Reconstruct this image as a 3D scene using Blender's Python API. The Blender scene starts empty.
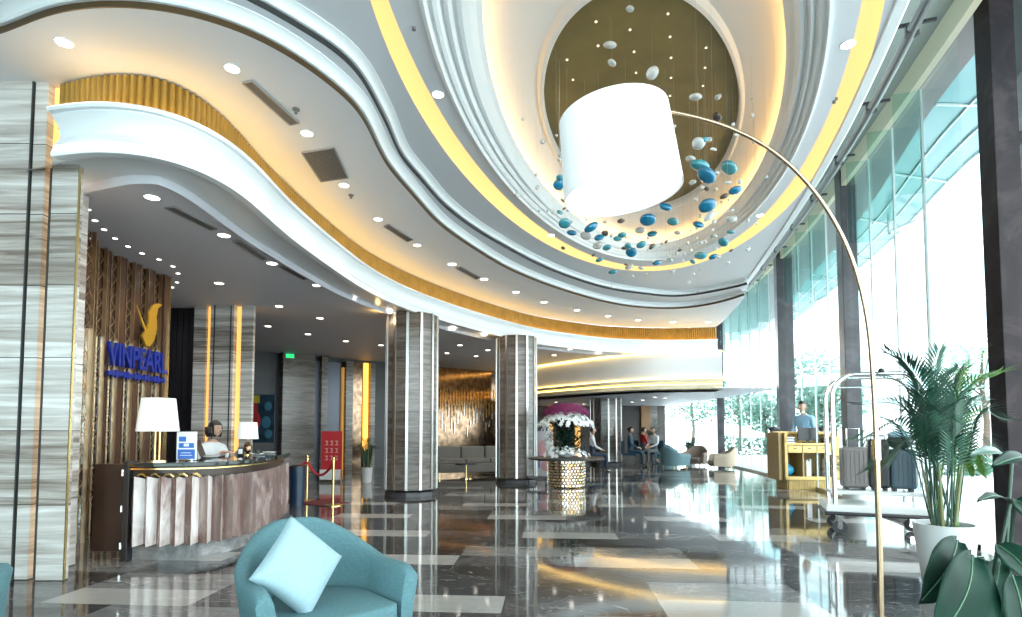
import bpy, bmesh, math, random
from mathutils import Vector, Matrix
random.seed(7)
S = bpy.context.scene
COL = S.collection
PI = math.pi
# ------------------------------------------------------------------ camera numbers (1022x617)
F = 560.0; PT = math.radians(2.9); CX = 511.0; CY = 430 - F*math.tan(PT); H = 1.25
def ray(px, py):
    u = (px-CX)/F; v = (CY-py)/F
    return Vector((u, math.cos(PT)-v*math.sin(PT), math.sin(PT)+v*math.cos(PT)))
def P(px, py, z):            # point of height z seen at that pixel
    d = ray(px, py); t = (z-H)/d.z
    return (d.x*t, d.y*t)
def Q(px, py, Y):            # point at depth Y
    d = ray(px, py); t = Y/d.y
    return Vector((d.x*t, Y, H+d.z*t))
# ------------------------------------------------------------------ materials
def node(nt, t, **kw):
    n = nt.nodes.new(t)
    for k, v in kw.items():
        if k.startswith('i_'):
            key = k[2:]; key = int(key) if key.isdigit() else key.replace('_', ' ')
            if hasattr(v, 'is_output'): nt.links.new(v, n.inputs[key])
            else: n.inputs[key].default_value = v
        else: setattr(n, k, v)
    return n
def new(name):
    m = bpy.data.materials.new(name); m.use_nodes = True
    nt = m.node_tree; return m, nt, nt.nodes['Principled BSDF']
def c4(c): return (c[0], c[1], c[2], 1)
def srgb(r, g, b):
    f = lambda x: ((x/255+0.055)/1.055)**2.4 if x > 10 else x/255/12.92
    return (f(r), f(g), f(b))
MC = {}
def mat(name, c, rough=0.5, metal=0.0, spec=0.5, emit=None, es=0, trans=0, coat=0, var=0.0, scale=8, bump=0):
    if name in MC: return MC[name]
    m, nt, b = new(name)
    b.inputs['Base Color'].default_value = c4(c)
    if var or bump:
        tc = node(nt, 'ShaderNodeTexCoord')
        nz = node(nt, 'ShaderNodeTexNoise', i_Vector=tc.outputs['Object'], i_Scale=scale, i_Detail=4.0)
        if var:
            r = node(nt, 'ShaderNodeValToRGB', i_Fac=nz.outputs['Fac'])
            r.color_ramp.elements[0].position = .3; r.color_ramp.elements[1].position = .7
            r.color_ramp.elements[0].color = c4([x*(1-var) for x in c]); r.color_ramp.elements[1].color = c4([min(1, x*(1+var)) for x in c])
            nt.links.new(r.outputs[0], b.inputs['Base Color'])
        if bump:
            bp = node(nt, 'ShaderNodeBump', i_Strength=bump, i_Height=nz.outputs['Fac'])
            nt.links.new(bp.outputs[0], b.inputs['Normal'])
    b.inputs['Roughness'].default_value = rough; b.inputs['Metallic'].default_value = metal
    b.inputs['Specular IOR Level'].default_value = spec
    b.inputs['Transmission Weight'].default_value = trans
    b.inputs['Coat Weight'].default_value = coat
    if emit: b.inputs['Emission Color'].default_value = c4(emit); b.inputs['Emission Strength'].default_value = es
    MC[name] = m; return m
def stone(name, cols, scale=(1, 1, 9), ns=1.3, rough=.25, dist=1.2, block=(.0, .0)):
    """bedded stone: noise stretched along the layers, colour changing a little from block to block"""
    if name in MC: return MC[name]
    m, nt, b = new(name)
    tc = node(nt, 'ShaderNodeTexCoord')
    mp = node(nt, 'ShaderNodeMapping', i_Vector=tc.outputs['Object'], i_Scale=scale)
    w = node(nt, 'ShaderNodeTexNoise', i_Vector=mp.outputs[0], i_Scale=ns, i_Detail=7.0, i_Roughness=.62, i_Distortion=dist)
    fac = w.outputs['Fac']
    if block[1]:
        sx = node(nt, 'ShaderNodeSeparateXYZ', i_Vector=tc.outputs['Object'])
        a = node(nt, 'ShaderNodeMath', operation='DIVIDE', i_0=sx.outputs['Z'], i_1=block[1])
        fl = node(nt, 'ShaderNodeMath', operation='FLOOR', i_0=a.outputs[0])
        wn = node(nt, 'ShaderNodeTexWhiteNoise', noise_dimensions='1D', i_W=fl.outputs[0])
        s = node(nt, 'ShaderNodeMath', operation='MULTIPLY_ADD', i_0=wn.outputs['Value'], i_1=.22, i_2=-.11)
        ad = node(nt, 'ShaderNodeMath', operation='ADD', i_0=fac, i_1=s.outputs[0])
        fac = ad.outputs[0]
    r = node(nt, 'ShaderNodeValToRGB', i_Fac=fac)
    e = r.color_ramp.elements
    n = len(cols)
    while len(e) < n: e.new(.5)
    for i, c in enumerate(cols):
        e[i].position = .30 + .40*i/(n-1); e[i].color = c4(c)
    out = r.outputs[0]
    if block[1]:
        fr = node(nt, 'ShaderNodeMath', operation='FRACT', i_0=a.outputs[0])
        lt = node(nt, 'ShaderNodeMath', operation='LESS_THAN', i_0=fr.outputs[0], i_1=.012)
        mx = node(nt, 'ShaderNodeMix', data_type='RGBA', i_0=lt.outputs[0]); nt.links.new(out, mx.inputs[6]); mx.inputs[7].default_value = (.08, .07, .06, 1)
        out = mx.outputs[2]
    nt.links.new(out, b.inputs['Base Color'])
    b.inputs['Roughness'].default_value = rough; b.inputs['Specular IOR Level'].default_value = .2 if rough >= .6 else .5
    MC[name] = m; return m
def glass(name, tint=(.86, .95, .95), refl=.10, rough=0.0):
    if name in MC: return MC[name]
    m = bpy.data.materials.new(name); m.use_nodes = True; nt = m.node_tree; nt.nodes.clear()
    o = node(nt, 'ShaderNodeOutputMaterial')
    t = node(nt, 'ShaderNodeBsdfTransparent', i_Color=c4(tint)); g = node(nt, 'ShaderNodeBsdfGlossy', i_Roughness=rough, i_Color=(.9, .95, .97, 1))
    lw = node(nt, 'ShaderNodeLayerWeight', i_Blend=.5)
    pw = node(nt, 'ShaderNodeMath', operation='POWER', i_0=lw.outputs['Facing'], i_1=4.5)
    fr = node(nt, 'ShaderNodeMath', operation='MULTIPLY_ADD', i_0=pw.outputs[0], i_1=.7, i_2=.04)
    mx = node(nt, 'ShaderNodeMixShader', i_0=fr.outputs[0], i_1=t.outputs[0], i_2=g.outputs[0])
    nt.links.new(mx.outputs[0], o.inputs[0]); MC[name] = m; return m
M_ceil = mat('white_plaster', (.74, .76, .80), .55)
M_ceil2 = mat('grey_plaster', (.72, .73, .80), .55)
M_mold = mat('white_gloss_moulding', (.84, .87, .89), .3)
M_brown = mat('bronze_reveal', (.10, .06, .025), .35, .4)
M_line = mat('dark_reveal', (.03, .03, .03), .5)
M_gold = mat('gold_frieze', (.36, .21, .04), .45, .35, var=.15, scale=5)
M_brass = mat('brass', (.85, .62, .28), .22, 1)
M_chrome = mat('chrome', (.88, .9, .92), .08, 1)
M_steel = mat('polished_steel_strip', (.52, .50, .48), .28, 1)
M_led = mat('warm_led', (1, .8, .4), .5, emit=(1, .60, .16), es=12)
M_cove = mat('warm_light_diffuser', (.40, .28, .14), .5, emit=(1, .70, .27), es=.92)
M_amber = mat('amber_strip', (.8, .5, .2), .5, emit=(1, .52, .12), es=1.0, var=.2, scale=6)
M_white_led = mat('downlight_diffuser', (1, 1, 1), .5, emit=(1, .93, .82), es=9)
M_gold_ceiling = mat('olive_gold_leaf', (.21, .155, .055), .5, .0, var=.12, scale=3)
M_trav = stone('travertine', [(.20, .165, .14), (.42, .375, .34), (.58, .55, .52), (.78, .76, .73)], scale=(.45, .45, 10), dist=.7, block=(0, .62))
M_travd = stone('dark_travertine', [(.065, .05, .042), (.13, .11, .095), (.21, .185, .165)], rough=.13, block=(0, .8))
M_darkstone = stone('black_marble', [(.022, .02, .024), (.035, .034, .040), (.07, .07, .08)], scale=(1, 1, 1), ns=2, rough=.34)
M_wood = mat('dark_wood', (.045, .024, .016), .3, var=.3, scale=3)
M_wood2 = mat('black_wood_wall', (.022, .021, .026), .4, var=.3, scale=2)
M_brownpanel = mat('brown_lacquer', (.10, .048, .030), .18, var=.15, scale=3)
M_mirror = mat('smoked_mirror', (.72, .69, .66), .10, 1, var=.35, scale=9)
M_bronze_mirror = mat('bronze_mirror', (.20, .13, .085), .14, 1, var=.5, scale=6)
M_teal = mat('teal_fabric', (.085, .182, .205), .85, var=.12, scale=60, bump=.15)
M_pillow = mat('light_blue_fabric', (.30, .43, .475), .8, var=.06, scale=50, bump=.2)
M_white = mat('white_paint', (.8, .8, .8), .4)
M_black = mat('black_plastic', (.015, .015, .018), .35)
M_leaf = mat('palm_green', (.018, .075, .045), .45, var=.4, scale=6)
M_leafl = mat('bright_green', (.10, .24, .035), .45, var=.3, scale=6)
M_leafd = mat('deep_green_leaf', (.007, .030, .019), .45, var=.35, scale=7, spec=.10)
M_redmarble = stone('red_brown_marble', [(.17, .085, .070), (.36, .24, .21), (.72, .64, .61)], scale=(3, 3, .8), ns=2.2, rough=.16, dist=.8)
M_skin = mat('skin', (.55, .34, .25), .55)
M_hair = mat('black_hair', (.012, .010, .010), .4)

# floor: polished marble in long rows, light tiles set among dark ones
def floor_material():
    m, nt, b = new('polished_marble_floor')
    tc = node(nt, 'ShaderNodeTexCoord')
    mp = node(nt, 'ShaderNodeMapping', i_Vector=tc.outputs['Object'], i_Rotation=(0, 0, math.radians(4)))
    sp = node(nt, 'ShaderNodeSeparateXYZ', i_Vector=mp.outputs[0])
    def mth(op, a, b_=0.0, c=0.0): return node(nt, 'ShaderNodeMath', operation=op, i_0=a, i_1=b_, i_2=c).outputs[0]
    PY, NB = 1.34, .30
    x, y = sp.outputs['X'], sp.outputs['Y']
    v = mth('DIVIDE', mth('ADD', y, 40.35), PY); vf = mth('FRACT', v); vi = mth('FLOOR', v)
    narrow = mth('LESS_THAN', vf, NB)
    half = mth('GREATER_THAN', vf, NB+.35)
    off = mth('MULTIPLY', vi, .5)
    u = mth('ADD', mth('DIVIDE', mth('ADD', x, 40.1), 1.12), off); ui = mth('FLOOR', u); uf = mth('FRACT', u)
    rowid = mth('ADD', mth('ADD', mth('MULTIPLY', vi, 7.31), mth('MULTIPLY', narrow, 3.7)), mth('MULTIPLY', half, 1.9))
    cv = node(nt, 'ShaderNodeCombineXYZ', i_X=ui, i_Y=rowid)
    wn = node(nt, 'ShaderNodeTexWhiteNoise', noise_dimensions='3D', i_Vector=cv.outputs[0]).outputs['Value']
    alt = mth('FRACT', mth('MULTIPLY', ui, .5))              # every other tile of a narrow row is light
    altb = mth('GREATER_THAN', alt, .25)
    light_n = mth('MULTIPLY', narrow, mth('MULTIPLY_ADD', altb, .75, .15))
    light_w = mth('MULTIPLY', mth('SUBTRACT', 1.0, narrow), mth('MULTIPLY', mth('GREATER_THAN', wn, .72), .42))
    lig = mth('ADD', mth('ADD', light_n, light_w), mth('MULTIPLY', wn, .16))
    # veins
    rot = node(nt, 'ShaderNodeMapping', i_Vector=mp.outputs[0], i_Scale=(1.2, 3.0, 1))
    ad = node(nt, 'ShaderNodeVectorMath', operation='ADD', i_0=rot.outputs[0]); cvm = node(nt, 'ShaderNodeVectorMath', operation='SCALE', i_0=cv.outputs[0], i_Scale=2.7); nt.links.new(cvm.outputs[0], ad.inputs[1])
    nz = node(nt, 'ShaderNodeTexNoise', i_Vector=ad.outputs[0], i_Scale=1.4, i_Detail=8.0, i_Roughness=.65, i_Distortion=1.5).outputs['Fac']
    lig = mth('ADD', lig, mth('MULTIPLY_ADD', nz, .55, -.27))
    r = node(nt, 'ShaderNodeValToRGB', i_Fac=lig); e = r.color_ramp.elements
    e[0].position = 0; e[0].color = (.032, .031, .031, 1); e[1].position = 1; e[1].color = (.34, .325, .31, 1)
    k = e.new(.25); k.color = (.072, .071, .072, 1); k = e.new(.55); k.color = (.165, .162, .16, 1)
    vn = node(nt, 'ShaderNodeTexNoise', i_Vector=ad.outputs[0], i_Scale=.9, i_Detail=6.0, i_Distortion=2.5).outputs['Fac']
    vein = mth('LESS_THAN', mth('ABSOLUTE', mth('SUBTRACT', vn, .5)), .006)
    mx = node(nt, 'ShaderNodeMix', data_type='RGBA', i_0=mth('MULTIPLY', vein, .35)); nt.links.new(r.outputs[0], mx.inputs[6]); mx.inputs[7].default_value = (.5, .47, .44, 1)
    # joints
    j = mth('MAXIMUM', mth('LESS_THAN', uf, .004), mth('MAXIMUM', mth('LESS_THAN', vf, .004), mth('LESS_THAN', mth('ABSOLUTE', mth('SUBTRACT', vf, NB)), .003)))
    mx2 = node(nt, 'ShaderNodeMix', data_type='RGBA', i_0=mth('MULTIPLY', j, .7)); nt.links.new(mx.outputs[2], mx2.inputs[6]); mx2.inputs[7].default_value = (.03, .03, .03, 1)
    nt.links.new(mx2.outputs[2], b.inputs['Base Color'])
    b.inputs['Roughness'].default_value = .06; b.inputs['IOR'].default_value = 1.53
    bn = node(nt, 'ShaderNodeTexNoise', i_Vector=tc.outputs['Object'], i_Scale=1.1, i_Detail=1.0)
    bp = node(nt, 'ShaderNodeBump', i_Strength=.012, i_Distance=.3, i_Height=bn.outputs['Fac']); nt.links.new(bp.outputs[0], b.inputs['Normal'])
    return m
M_floor = floor_material()
# ------------------------------------------------------------------ mesh building
class MB:
    def __init__(s): s.v = []; s.f = []; s.m = []
    def add(s, vs, fs, mi=0):
        o = len(s.v); s.v += [tuple(x) for x in vs]; s.f += [tuple(i+o for i in f) for f in fs]; s.m += [mi]*len(fs); return s
    def box(s, c, d, rz=0, mi=0, top=1.0):
        x, y, z = d[0]/2, d[1]/2, d[2]/2
        R = Matrix.Rotation(rz, 3, 'Z')
        vs = [Vector(c)+R @ Vector((a*x*(top if e > 0 else 1), b*y*(top if e > 0 else 1), e*z)) for a, b, e in ((-1,-1,-1),(1,-1,-1),(1,1,-1),(-1,1,-1),(-1,-1,1),(1,-1,1),(1,1,1),(-1,1,1))]
        return s.add(vs, [(0,3,2,1),(4,5,6,7),(0,1,5,4),(1,2,6,5),(2,3,7,6),(3,0,4,7)], mi)
    def tube(s, pts, r, n=10, mi=0, closed=False, cap=True):
        pts = [Vector(p) for p in pts]; N = len(pts); rs = r if isinstance(r, (list, tuple)) else [r]*N
        vs = []; up = None
        for i, p in enumerate(pts):
            a = pts[i-1] if (i > 0 or closed) else pts[i]; b = pts[(i+1) % N] if (i < N-1 or closed) else pts[i]
            t = (b-a).normalized()
            if up is None:
                up = t.orthogonal().normalized()
            up = (up - t*up.dot(t))
            up = up.normalized() if up.length > 1e-6 else t.orthogonal().normalized()
            w = t.cross(up)
            for k in range(n):
                an = 2*PI*k/n; vs.append(p+(up*math.cos(an)+w*math.sin(an))*rs[i])
        fs = []
        for i in range(N if closed else N-1):
            for k in range(n):
                a, b = i*n+k, i*n+(k+1) % n; c, d = ((i+1) % N)*n+(k+1) % n, ((i+1) % N)*n+k
                fs.append((a, b, c, d))
        if cap and not closed: fs += [tuple(range(n))[::-1], tuple((N-1)*n+k for k in range(n))]
        return s.add(vs, fs, mi)
    def lathe(s, prof, c=(0, 0, 0), n=32, mi=0, sx=1, sy=1, cap=True):
        vs = []; N = len(prof)
        for r, z in prof:
            for k in range(n):
                a = 2*PI*k/n; vs.append((c[0]+r*sx*math.cos(a), c[1]+r*sy*math.sin(a), c[2]+z))
        fs = [(i*n+k, i*n+(k+1) % n, (i+1)*n+(k+1) % n, (i+1)*n+k) for i in range(N-1) for k in range(n)]
        if cap: fs += [tuple(range(n))[::-1], tuple((N-1)*n+k for k in range(n))]
        return s.add(vs, fs, mi)
    def sweep(s, path, prof, mi=0, closed=False, pclosed=False):
        """path: list of (x,y); prof: list of (left offset, z)"""
        N = len(path); K = len(prof); vs = []
        for i, p in enumerate(path):
            a = path[i-1] if (i > 0 or closed) else path[i]; b = path[(i+1) % N] if (i < N-1 or closed) else path[i]
            tx, ty = b[0]-a[0], b[1]-a[1]; l = math.hypot(tx, ty) or 1
            nx, ny = -ty/l, tx/l
            for o, z in prof: vs.append((p[0]+nx*o, p[1]+ny*o, z))
        fs = []
        for i in range(N if closed else N-1):
            j = (i+1) % N
            for k in range(K if pclosed else K-1):
                l = (k+1) % K
                fs.append((i*K+k, j*K+k, j*K+l, i*K+l))
        return s.add(vs, fs, mi)
    def ribbon(s, a, b, mi=0, closed=False):
        N = len(a); vs = list(a)+list(b)
        return s.add(vs, [(i, (i+1) % N, N+(i+1) % N, N+i) for i in range(N if closed else N-1)], mi)
    def prism(s, poly, z0, z1, mi=0):
        n = len(poly); vs = [(x, y, z0) for x, y in poly]+[(x, y, z1) for x, y in poly]
        return s.add(vs, [tuple(range(n))[::-1], tuple(range(n, 2*n))]+[(i, (i+1) % n, n+(i+1) % n, n+i) for i in range(n)], mi)
    def ball(s, c, r, n=12, m=8, mi=0, R=None):
        rx, ry, rz = r if isinstance(r, (list, tuple)) else (r, r, r); vs = []; c = Vector(c)
        vs.append(Vector((0, 0, rz)))
        for i in range(1, m):
            t = PI*i/m
            for k in range(n):
                a = 2*PI*k/n; vs.append(Vector((rx*math.sin(t)*math.cos(a), ry*math.sin(t)*math.sin(a), rz*math.cos(t))))
        vs.append(Vector((0, 0, -rz)))
        fs = [(0, 1+k, 1+(k+1) % n) for k in range(n)]
        for i in range(m-2):
            for k in range(n):
                fs.append((1+i*n+k, 1+(i+1)*n+k, 1+(i+1)*n+(k+1) % n, 1+i*n+(k+1) % n))
        L = len(vs)-1
        fs += [(L, 1+(m-2)*n+(k+1) % n, 1+(m-2)*n+k) for k in range(n)]
        if R is not None: vs = [R @ v for v in vs]
        return s.add([c+v for v in vs], fs, mi)
    def build(s, name, mats, parent=None, smooth=None, bevel=0, loc=None, rz=0, seg=2):
        me = bpy.data.meshes.new(name); me.from_pydata(s.v, [], s.f)
        for m in (mats if isinstance(mats, (list, tuple)) else [mats]): me.materials.append(m)
        for p, mi in zip(me.polygons, s.m): p.material_index = mi
        me.validate(); bm = bmesh.new(); bm.from_mesh(me); bmesh.ops.recalc_face_normals(bm, faces=bm.faces)
        if bevel:
            bmesh.ops.bevel(bm, geom=[e for e in bm.edges if len(e.link_faces) == 2 and e.calc_face_angle(0) > .6], offset=bevel, segments=seg, affect='EDGES', profile=.6)
        bm.to_mesh(me); bm.free()
        if smooth is not None:
            for p in me.polygons: p.use_smooth = True
            me.set_sharp_from_angle(angle=math.radians(smooth))
        o = bpy.data.objects.new(name, me); COL.objects.link(o)
        if parent: o.parent = parent
        if loc is not None: o.location = loc
        o.rotation_euler.z = rz
        return o
def tag(o, label=None, cat=None, group=None, kind=None):
    if label: o['label'] = label
    if cat: o['category'] = cat
    if group: o['group'] = group
    if kind: o['kind'] = kind
    return o
def thing(name, label, cat, loc=(0, 0, 0), rz=0, group=None):
    o = bpy.data.objects.new(name, None); COL.objects.link(o); o.location = loc; o.rotation_euler.z = rz; o.empty_display_size = .1
    return tag(o, label, cat, group)
def struct(o, label=None, cat=None): return tag(o, label, cat, kind='structure')
def copy_tree(o, parent=None):
    c = o.copy(); COL.objects.link(c)
    if parent: c.parent = parent
    for ch in list(o.children): copy_tree(ch, c)
    return c
def cat_rom(pts, n):
    P_ = [Vector(p) for p in pts]; out = []
    ext = [P_[0]*2-P_[1]]+P_+[P_[-1]*2-P_[-2]]
    for i in range(len(P_)-1):
        a, b, c, d = ext[i:i+4]
        for k in range(10):
            t = k/10
            out.append(.5*((2*b)+(c-a)*t+(2*a-5*b+4*c-d)*t*t+(3*b-a-3*c+d)*t**3))
    out.append(P_[-1])
    L = [0]
    for i in range(1, len(out)): L.append(L[-1]+(out[i]-out[i-1]).length)
    res = []; j = 0
    for k in range(n):
        s = L[-1]*k/(n-1)
        while j < len(L)-2 and L[j+1] < s: j += 1
        t = (s-L[j])/max(1e-9, L[j+1]-L[j]); res.append(out[j].lerp(out[j+1], min(1, max(0, t))))
    return res
def smooth_path(pts, n, it):
    r = cat_rom(pts, n)
    for _ in range(it):
        r = [r[0]]+[(r[i-1]+r[i]*2+r[i+1])/4 for i in range(1, n-1)]+[r[-1]]
    return [(p.x, p.y) for p in r]
def offset(path, d):
    out = []; N = len(path)
    for i, p in enumerate(path):
        a = path[max(0, i-1)]; b = path[min(N-1, i+1)]; tx, ty = b[0]-a[0], b[1]-a[1]; l = math.hypot(tx, ty) or 1
        out.append((p[0]-ty/l*d, p[1]+tx/l*d))
    return out
def at_z(path, z): return [(x, y, z) for x, y in path]
def plate(name, outer, holes, z, m):      # flat sheet with openings
    bm = bmesh.new(); es = []
    for loop in [outer]+holes:
        vs = [bm.verts.new((x, y, z)) for x, y in loop]
        es += [bm.edges.new((vs[i], vs[(i+1) % len(vs)])) for i in range(len(vs))]
    bmesh.ops.triangle_fill(bm, use_beauty=True, use_dissolve=False, edges=es)
    for f in bm.faces:
        if f.normal.z > 0: f.normal_flip()
    me = bpy.data.meshes.new(name); bm.to_mesh(me); bm.free(); me.materials.append(m)
    o = bpy.data.objects.new(name, me); COL.objects.link(o); return o
def lamp(kind, name, loc, energy, color=(1, 1, 1), size=.1, **kw):
    d = bpy.data.lights.new(name, kind); d.energy = energy; d.color = color
    if kind in ('POINT', 'SPOT'): d.shadow_soft_size = size
    for k, v in kw.items(): setattr(d, k, v)
    o = bpy.data.objects.new(name, d); COL.objects.link(o); o.location = loc; return o

# ================================================================== SHELL
ZL, ZU, Z2, Z3 = 3.50, 4.28, 4.42, 4.55
lip_px = [(47,107),(67,102),(100,100),(133,102),(167,108),(200,122),(233,142),(260,167),(293,203),(340,244),(373,269),(407,287),(440,300),(473,311),(507,321),(540,329),(573,334),(607,338),(640,339.5),(680,340),(718,339)]
A_px = [(0,35),(33,20),(67,10),(100,7),(133,7),(167,10),(200,18),(233,28),(267,43),(300,63),(340,93),(360,113),(373,140),(387,167),(407,190),(420,205),(440,226),(473,249),(507,269),(540,283),(573,294),(607,303),(640,308),(680,309),(720,303),(760,290),(775,283)]
B_px = [(247,0),(300,30),(340,55),(360,77),(373,100),(387,127),(400,157),(420,180),(443,206),(473,229),(507,249),(540,266),(573,279),(607,289),(640,294),(680,297),(730,289),(767,279)]
lip = smooth_path([P(x, y, 3.87) for x, y in lip_px], 260, 30)
A_ = smooth_path([(-6.5, 4.0), (-5.0, 4.35)]+[P(x, y, ZU) for x, y in A_px], 240, 14)
B_ = smooth_path([(-5.0, 3.4), (-3.6, 3.15), (-2.7, 3.4)]+[P(x, y, Z2) for x, y in B_px], 240, 12)
W_ = smooth_path([(0.1, -3.0), (1.45, 0)]+[P(x, y, z) for x, y, z in [(905,0,4.52),(870,80,4.52),(835,150,4.52),(790,225,4.50),(745,295,4.33),(722,322,4.29)]], 80, 4)
G_ = smooth_path([(1.9, -3.0), (2.95, 0), (4.05, 3.4), (4.80, 5.7), (5.87, 9.6), (6.80, 13.8), (7.60, 20.3), (7.05, 26.5)], 110, 3)
def Wx(y):
    for i in range(len(W_)-1):
        if W_[i][1] <= y <= W_[i+1][1]: t = (y-W_[i][1])/(W_[i+1][1]-W_[i][1]); return W_[i][0]*(1-t)+W_[i+1][0]*t
    return 99
A_ = [p for p in A_ if p[0] < Wx(p[1])-.02]; B_ = [p for p in B_ if p[0] < Wx(p[1])-.02]
TH = math.radians(72)
def ell(c, a, b, n=120):
    return [(c[0]+a*math.cos(t)*math.cos(TH)-b*math.sin(t)*math.sin(TH), c[1]+a*math.cos(t)*math.sin(TH)+b*math.sin(t)*math.cos(TH)) for t in [2*PI*i/n for i in range(n)]]
def ellp(t, c, a, b): return (c[0]+a*math.cos(t)*math.cos(TH)-b*math.sin(t)*math.sin(TH), c[1]+a*math.cos(t)*math.sin(TH)+b*math.sin(t)*math.cos(TH))
Eo = ((1.532, 6.593), 5.098, 2.193); Ei = ((1.463, 6.29), 5.02, 1.945); E3 = ((1.479, 6.346), 4.45, 1.779)
E4 = ((1.62, 6.72), 3.88, 1.50); E5 = ((1.73, 7.17), 2.56, 1.16)

# floor
b = MB(); b.prism([(-9.5, -3.2)]+[(x+.02, y) for x, y in G_]+[(-9.5, 26.5)], -.12, 0)
struct(b.build('floor', M_floor))
# lower ceiling over the reception
lipx = [(-4.5, 4.70), (-4.0, 4.52)]+lip[2:]
inner = offset(lipx, .62)
struct(plate('ceiling_reception', inner+[(6.3, 16.6), (6.3, 24.5), (-9.5, 24.5), (-9.5, 4.85), (-3.9, 4.85)], [], ZL, M_ceil2), 'grey lower ceiling over the reception and round columns', 'ceiling')
b = MB(); b.sweep(lipx, [(.62, ZL), (.62, ZL-.03), (.585, ZL-.035), (.56, ZL-.01), (.55, ZL+.03)])
struct(b.build('trim_40', M_ceil2, smooth=40), 'thin grey bead following the fascia across the lower ceiling', 'moulding')
b = MB(); b.sweep(lipx, [(.55, ZL+.03), (.20, ZL+.03), (.17, ZL-.0), (.12, ZL-.02)])
b.sweep(lip, [(.12, ZL-.02), (.045, ZL-.02), (.04, ZL+.01), (.055, ZL+.05), (.06, ZL+.085), (.09, ZL+.088), (.09, ZL+.10), (.075, ZL+.103), (.115, ZL+.17), (.10, ZL+.25), (.06, ZL+.30), (.03, ZL+.322), (.045, ZL+.325), (.045, ZL+.335), (.0, ZL+.338), (0, ZL+.345), (-.01, ZL+.36), (0, ZL+.375), (.01, ZL+.38), (.30, ZL+.38)])
struct(b.build('trim_1', M_mold, smooth=35), 'white S-curved moulded fascia below the gold fluted frieze', 'moulding')
# gold fluted frieze
fr = cat_rom([Vector((x, y, 0)) for x, y in [(-3.94, 4.76)]+offset(lip, .27)[2:]], 3000)
fp = []
for i in range(3000):
    k = i % 10; fp.append((fr[i].x, fr[i].y, [0, .010, .018, .022, .024, .022, .018, .010, 0, -.006][k]))
b = MB(); pts = []
for i, (x, y, o) in enumerate(fp):
    a = fp[max(0, i-1)]; c = fp[min(2999, i+1)]; tx, ty = c[0]-a[0], c[1]-a[1]; l = math.hypot(tx, ty) or 1
    pts.append((x+ty/l*o, y-tx/l*o))
b.ribbon(at_z(pts, 3.86), at_z(pts, ZU-.015))
struct(b.build('trim_2', M_gold, smooth=50), 'gold fluted frieze running between fascia and upper ceiling', 'frieze')
b = MB(); b.sweep(lip, [(.16, 3.885), (.20, 3.885), (.20, 3.90), (.16, 3.90)], pclosed=True)
struct(b.build('trim_3', M_led), 'warm light strip lying on the fascia below the gold frieze', 'light strip')
# upper ceiling between frieze and first step
def resamp(path, n): return smooth_path([Vector((x, y)) for x, y in path], n, 0)
innerF = [(-9.5, 4.95), (-3.96, 4.95)]+offset(lip, .28)[3:]
struct(plate('ceiling_upper', A_+[p for p in W_ if p[1] > A_[-1][1]+.05]+innerF[::-1], [], ZU, M_ceil), 'white upper ceiling between gold frieze and first dark step', 'ceiling')
def step(path, z0, z1, num, name_label, brown):
    b = MB(); h = z1-z0; d = .045
    # faces toward the room centre (right of travel)
    b.sweep(path, [(.0, z0), (-.012, z0), (-.012, z0+d)], mi=1)
    b.sweep(path, [(-.012, z0+d), (-.035, z0+d), (-.045, z0+d+.012), (-.035, z0+d+.03), (-.045, z0+d+.045), (-.085, z1-.012), (-.10, z1-.008), (-.10, z1+.02)], mi=0)
    struct(b.build('trim_%d' % num, [M_mold, brown], smooth=35), name_label, 'moulding')
step(A_, ZU, Z2, 4, 'outer curved ceiling step with brown line and white bead', M_brown)
step(B_, Z2, Z3, 5, 'inner curved ceiling step with black line and white bead', M_line)
struct(plate('ceiling_step', offset(A_, .12)+[p for p in W_ if A_[-1][1] > p[1] > B_[-1][1]][::-1]+B_[::-1], [], Z2, M_ceil), 'narrow ceiling band between the two curved steps', 'ceiling')
# high ceiling with the oval opening
Wz = [(x+.02, y) for x, y in W_]
outer = [(-9.5, -3.2), (Wz[0][0], -3.2)]+[p for p in Wz if p[1] < 13.2]+[(5.2, 14.3), (3.4, 14.6), (1.6, 13.6), (0.1, 12), (-1.3, 9.5), (-1.75, 7.5), (-2.0, 5.5), (-3.5, 4.6), (-9.5, 5.0)]
struct(plate('ceiling_high', outer, [ell(*Eo)], Z3, M_ceil), 'pale high ceiling around the oval light ring', 'ceiling')
# ceiling edge by the glass: slab edge and recessed glass head
b = MB(); b.sweep(W_, [(.06, Z3+.01), (.05, 4.53), (-.03, 4.53), (-.05, 4.55), (-.05, 5.8)])
struct(b.build('trim_6', M_mold, smooth=35), 'white ceiling edge along the glass wall', 'moulding')
b = MB(); Wn, Gn = resamp(W_, 90), resamp([p for p in G_ if p[1] < 17.5], 90)
b.ribbon(at_z(Wn, 5.8), at_z(offset(Gn, -.05), 5.8))
struct(b.build('ceiling_window_recess', mat('greygreen_soffit', (.33, .37, .35), .5)), 'grey green recess between ceiling edge and glass head', 'ceiling')
b = MB(); b.sweep(G_, [(.02, 5.50), (.02, 5.8), (.10, 5.8), (.10, 5.50)], pclosed=True)
struct(b.build('trim_7', mat('beige_head', (.50, .49, .36), .5)), 'beige band along the top of the glass wall', 'trim')
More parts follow.
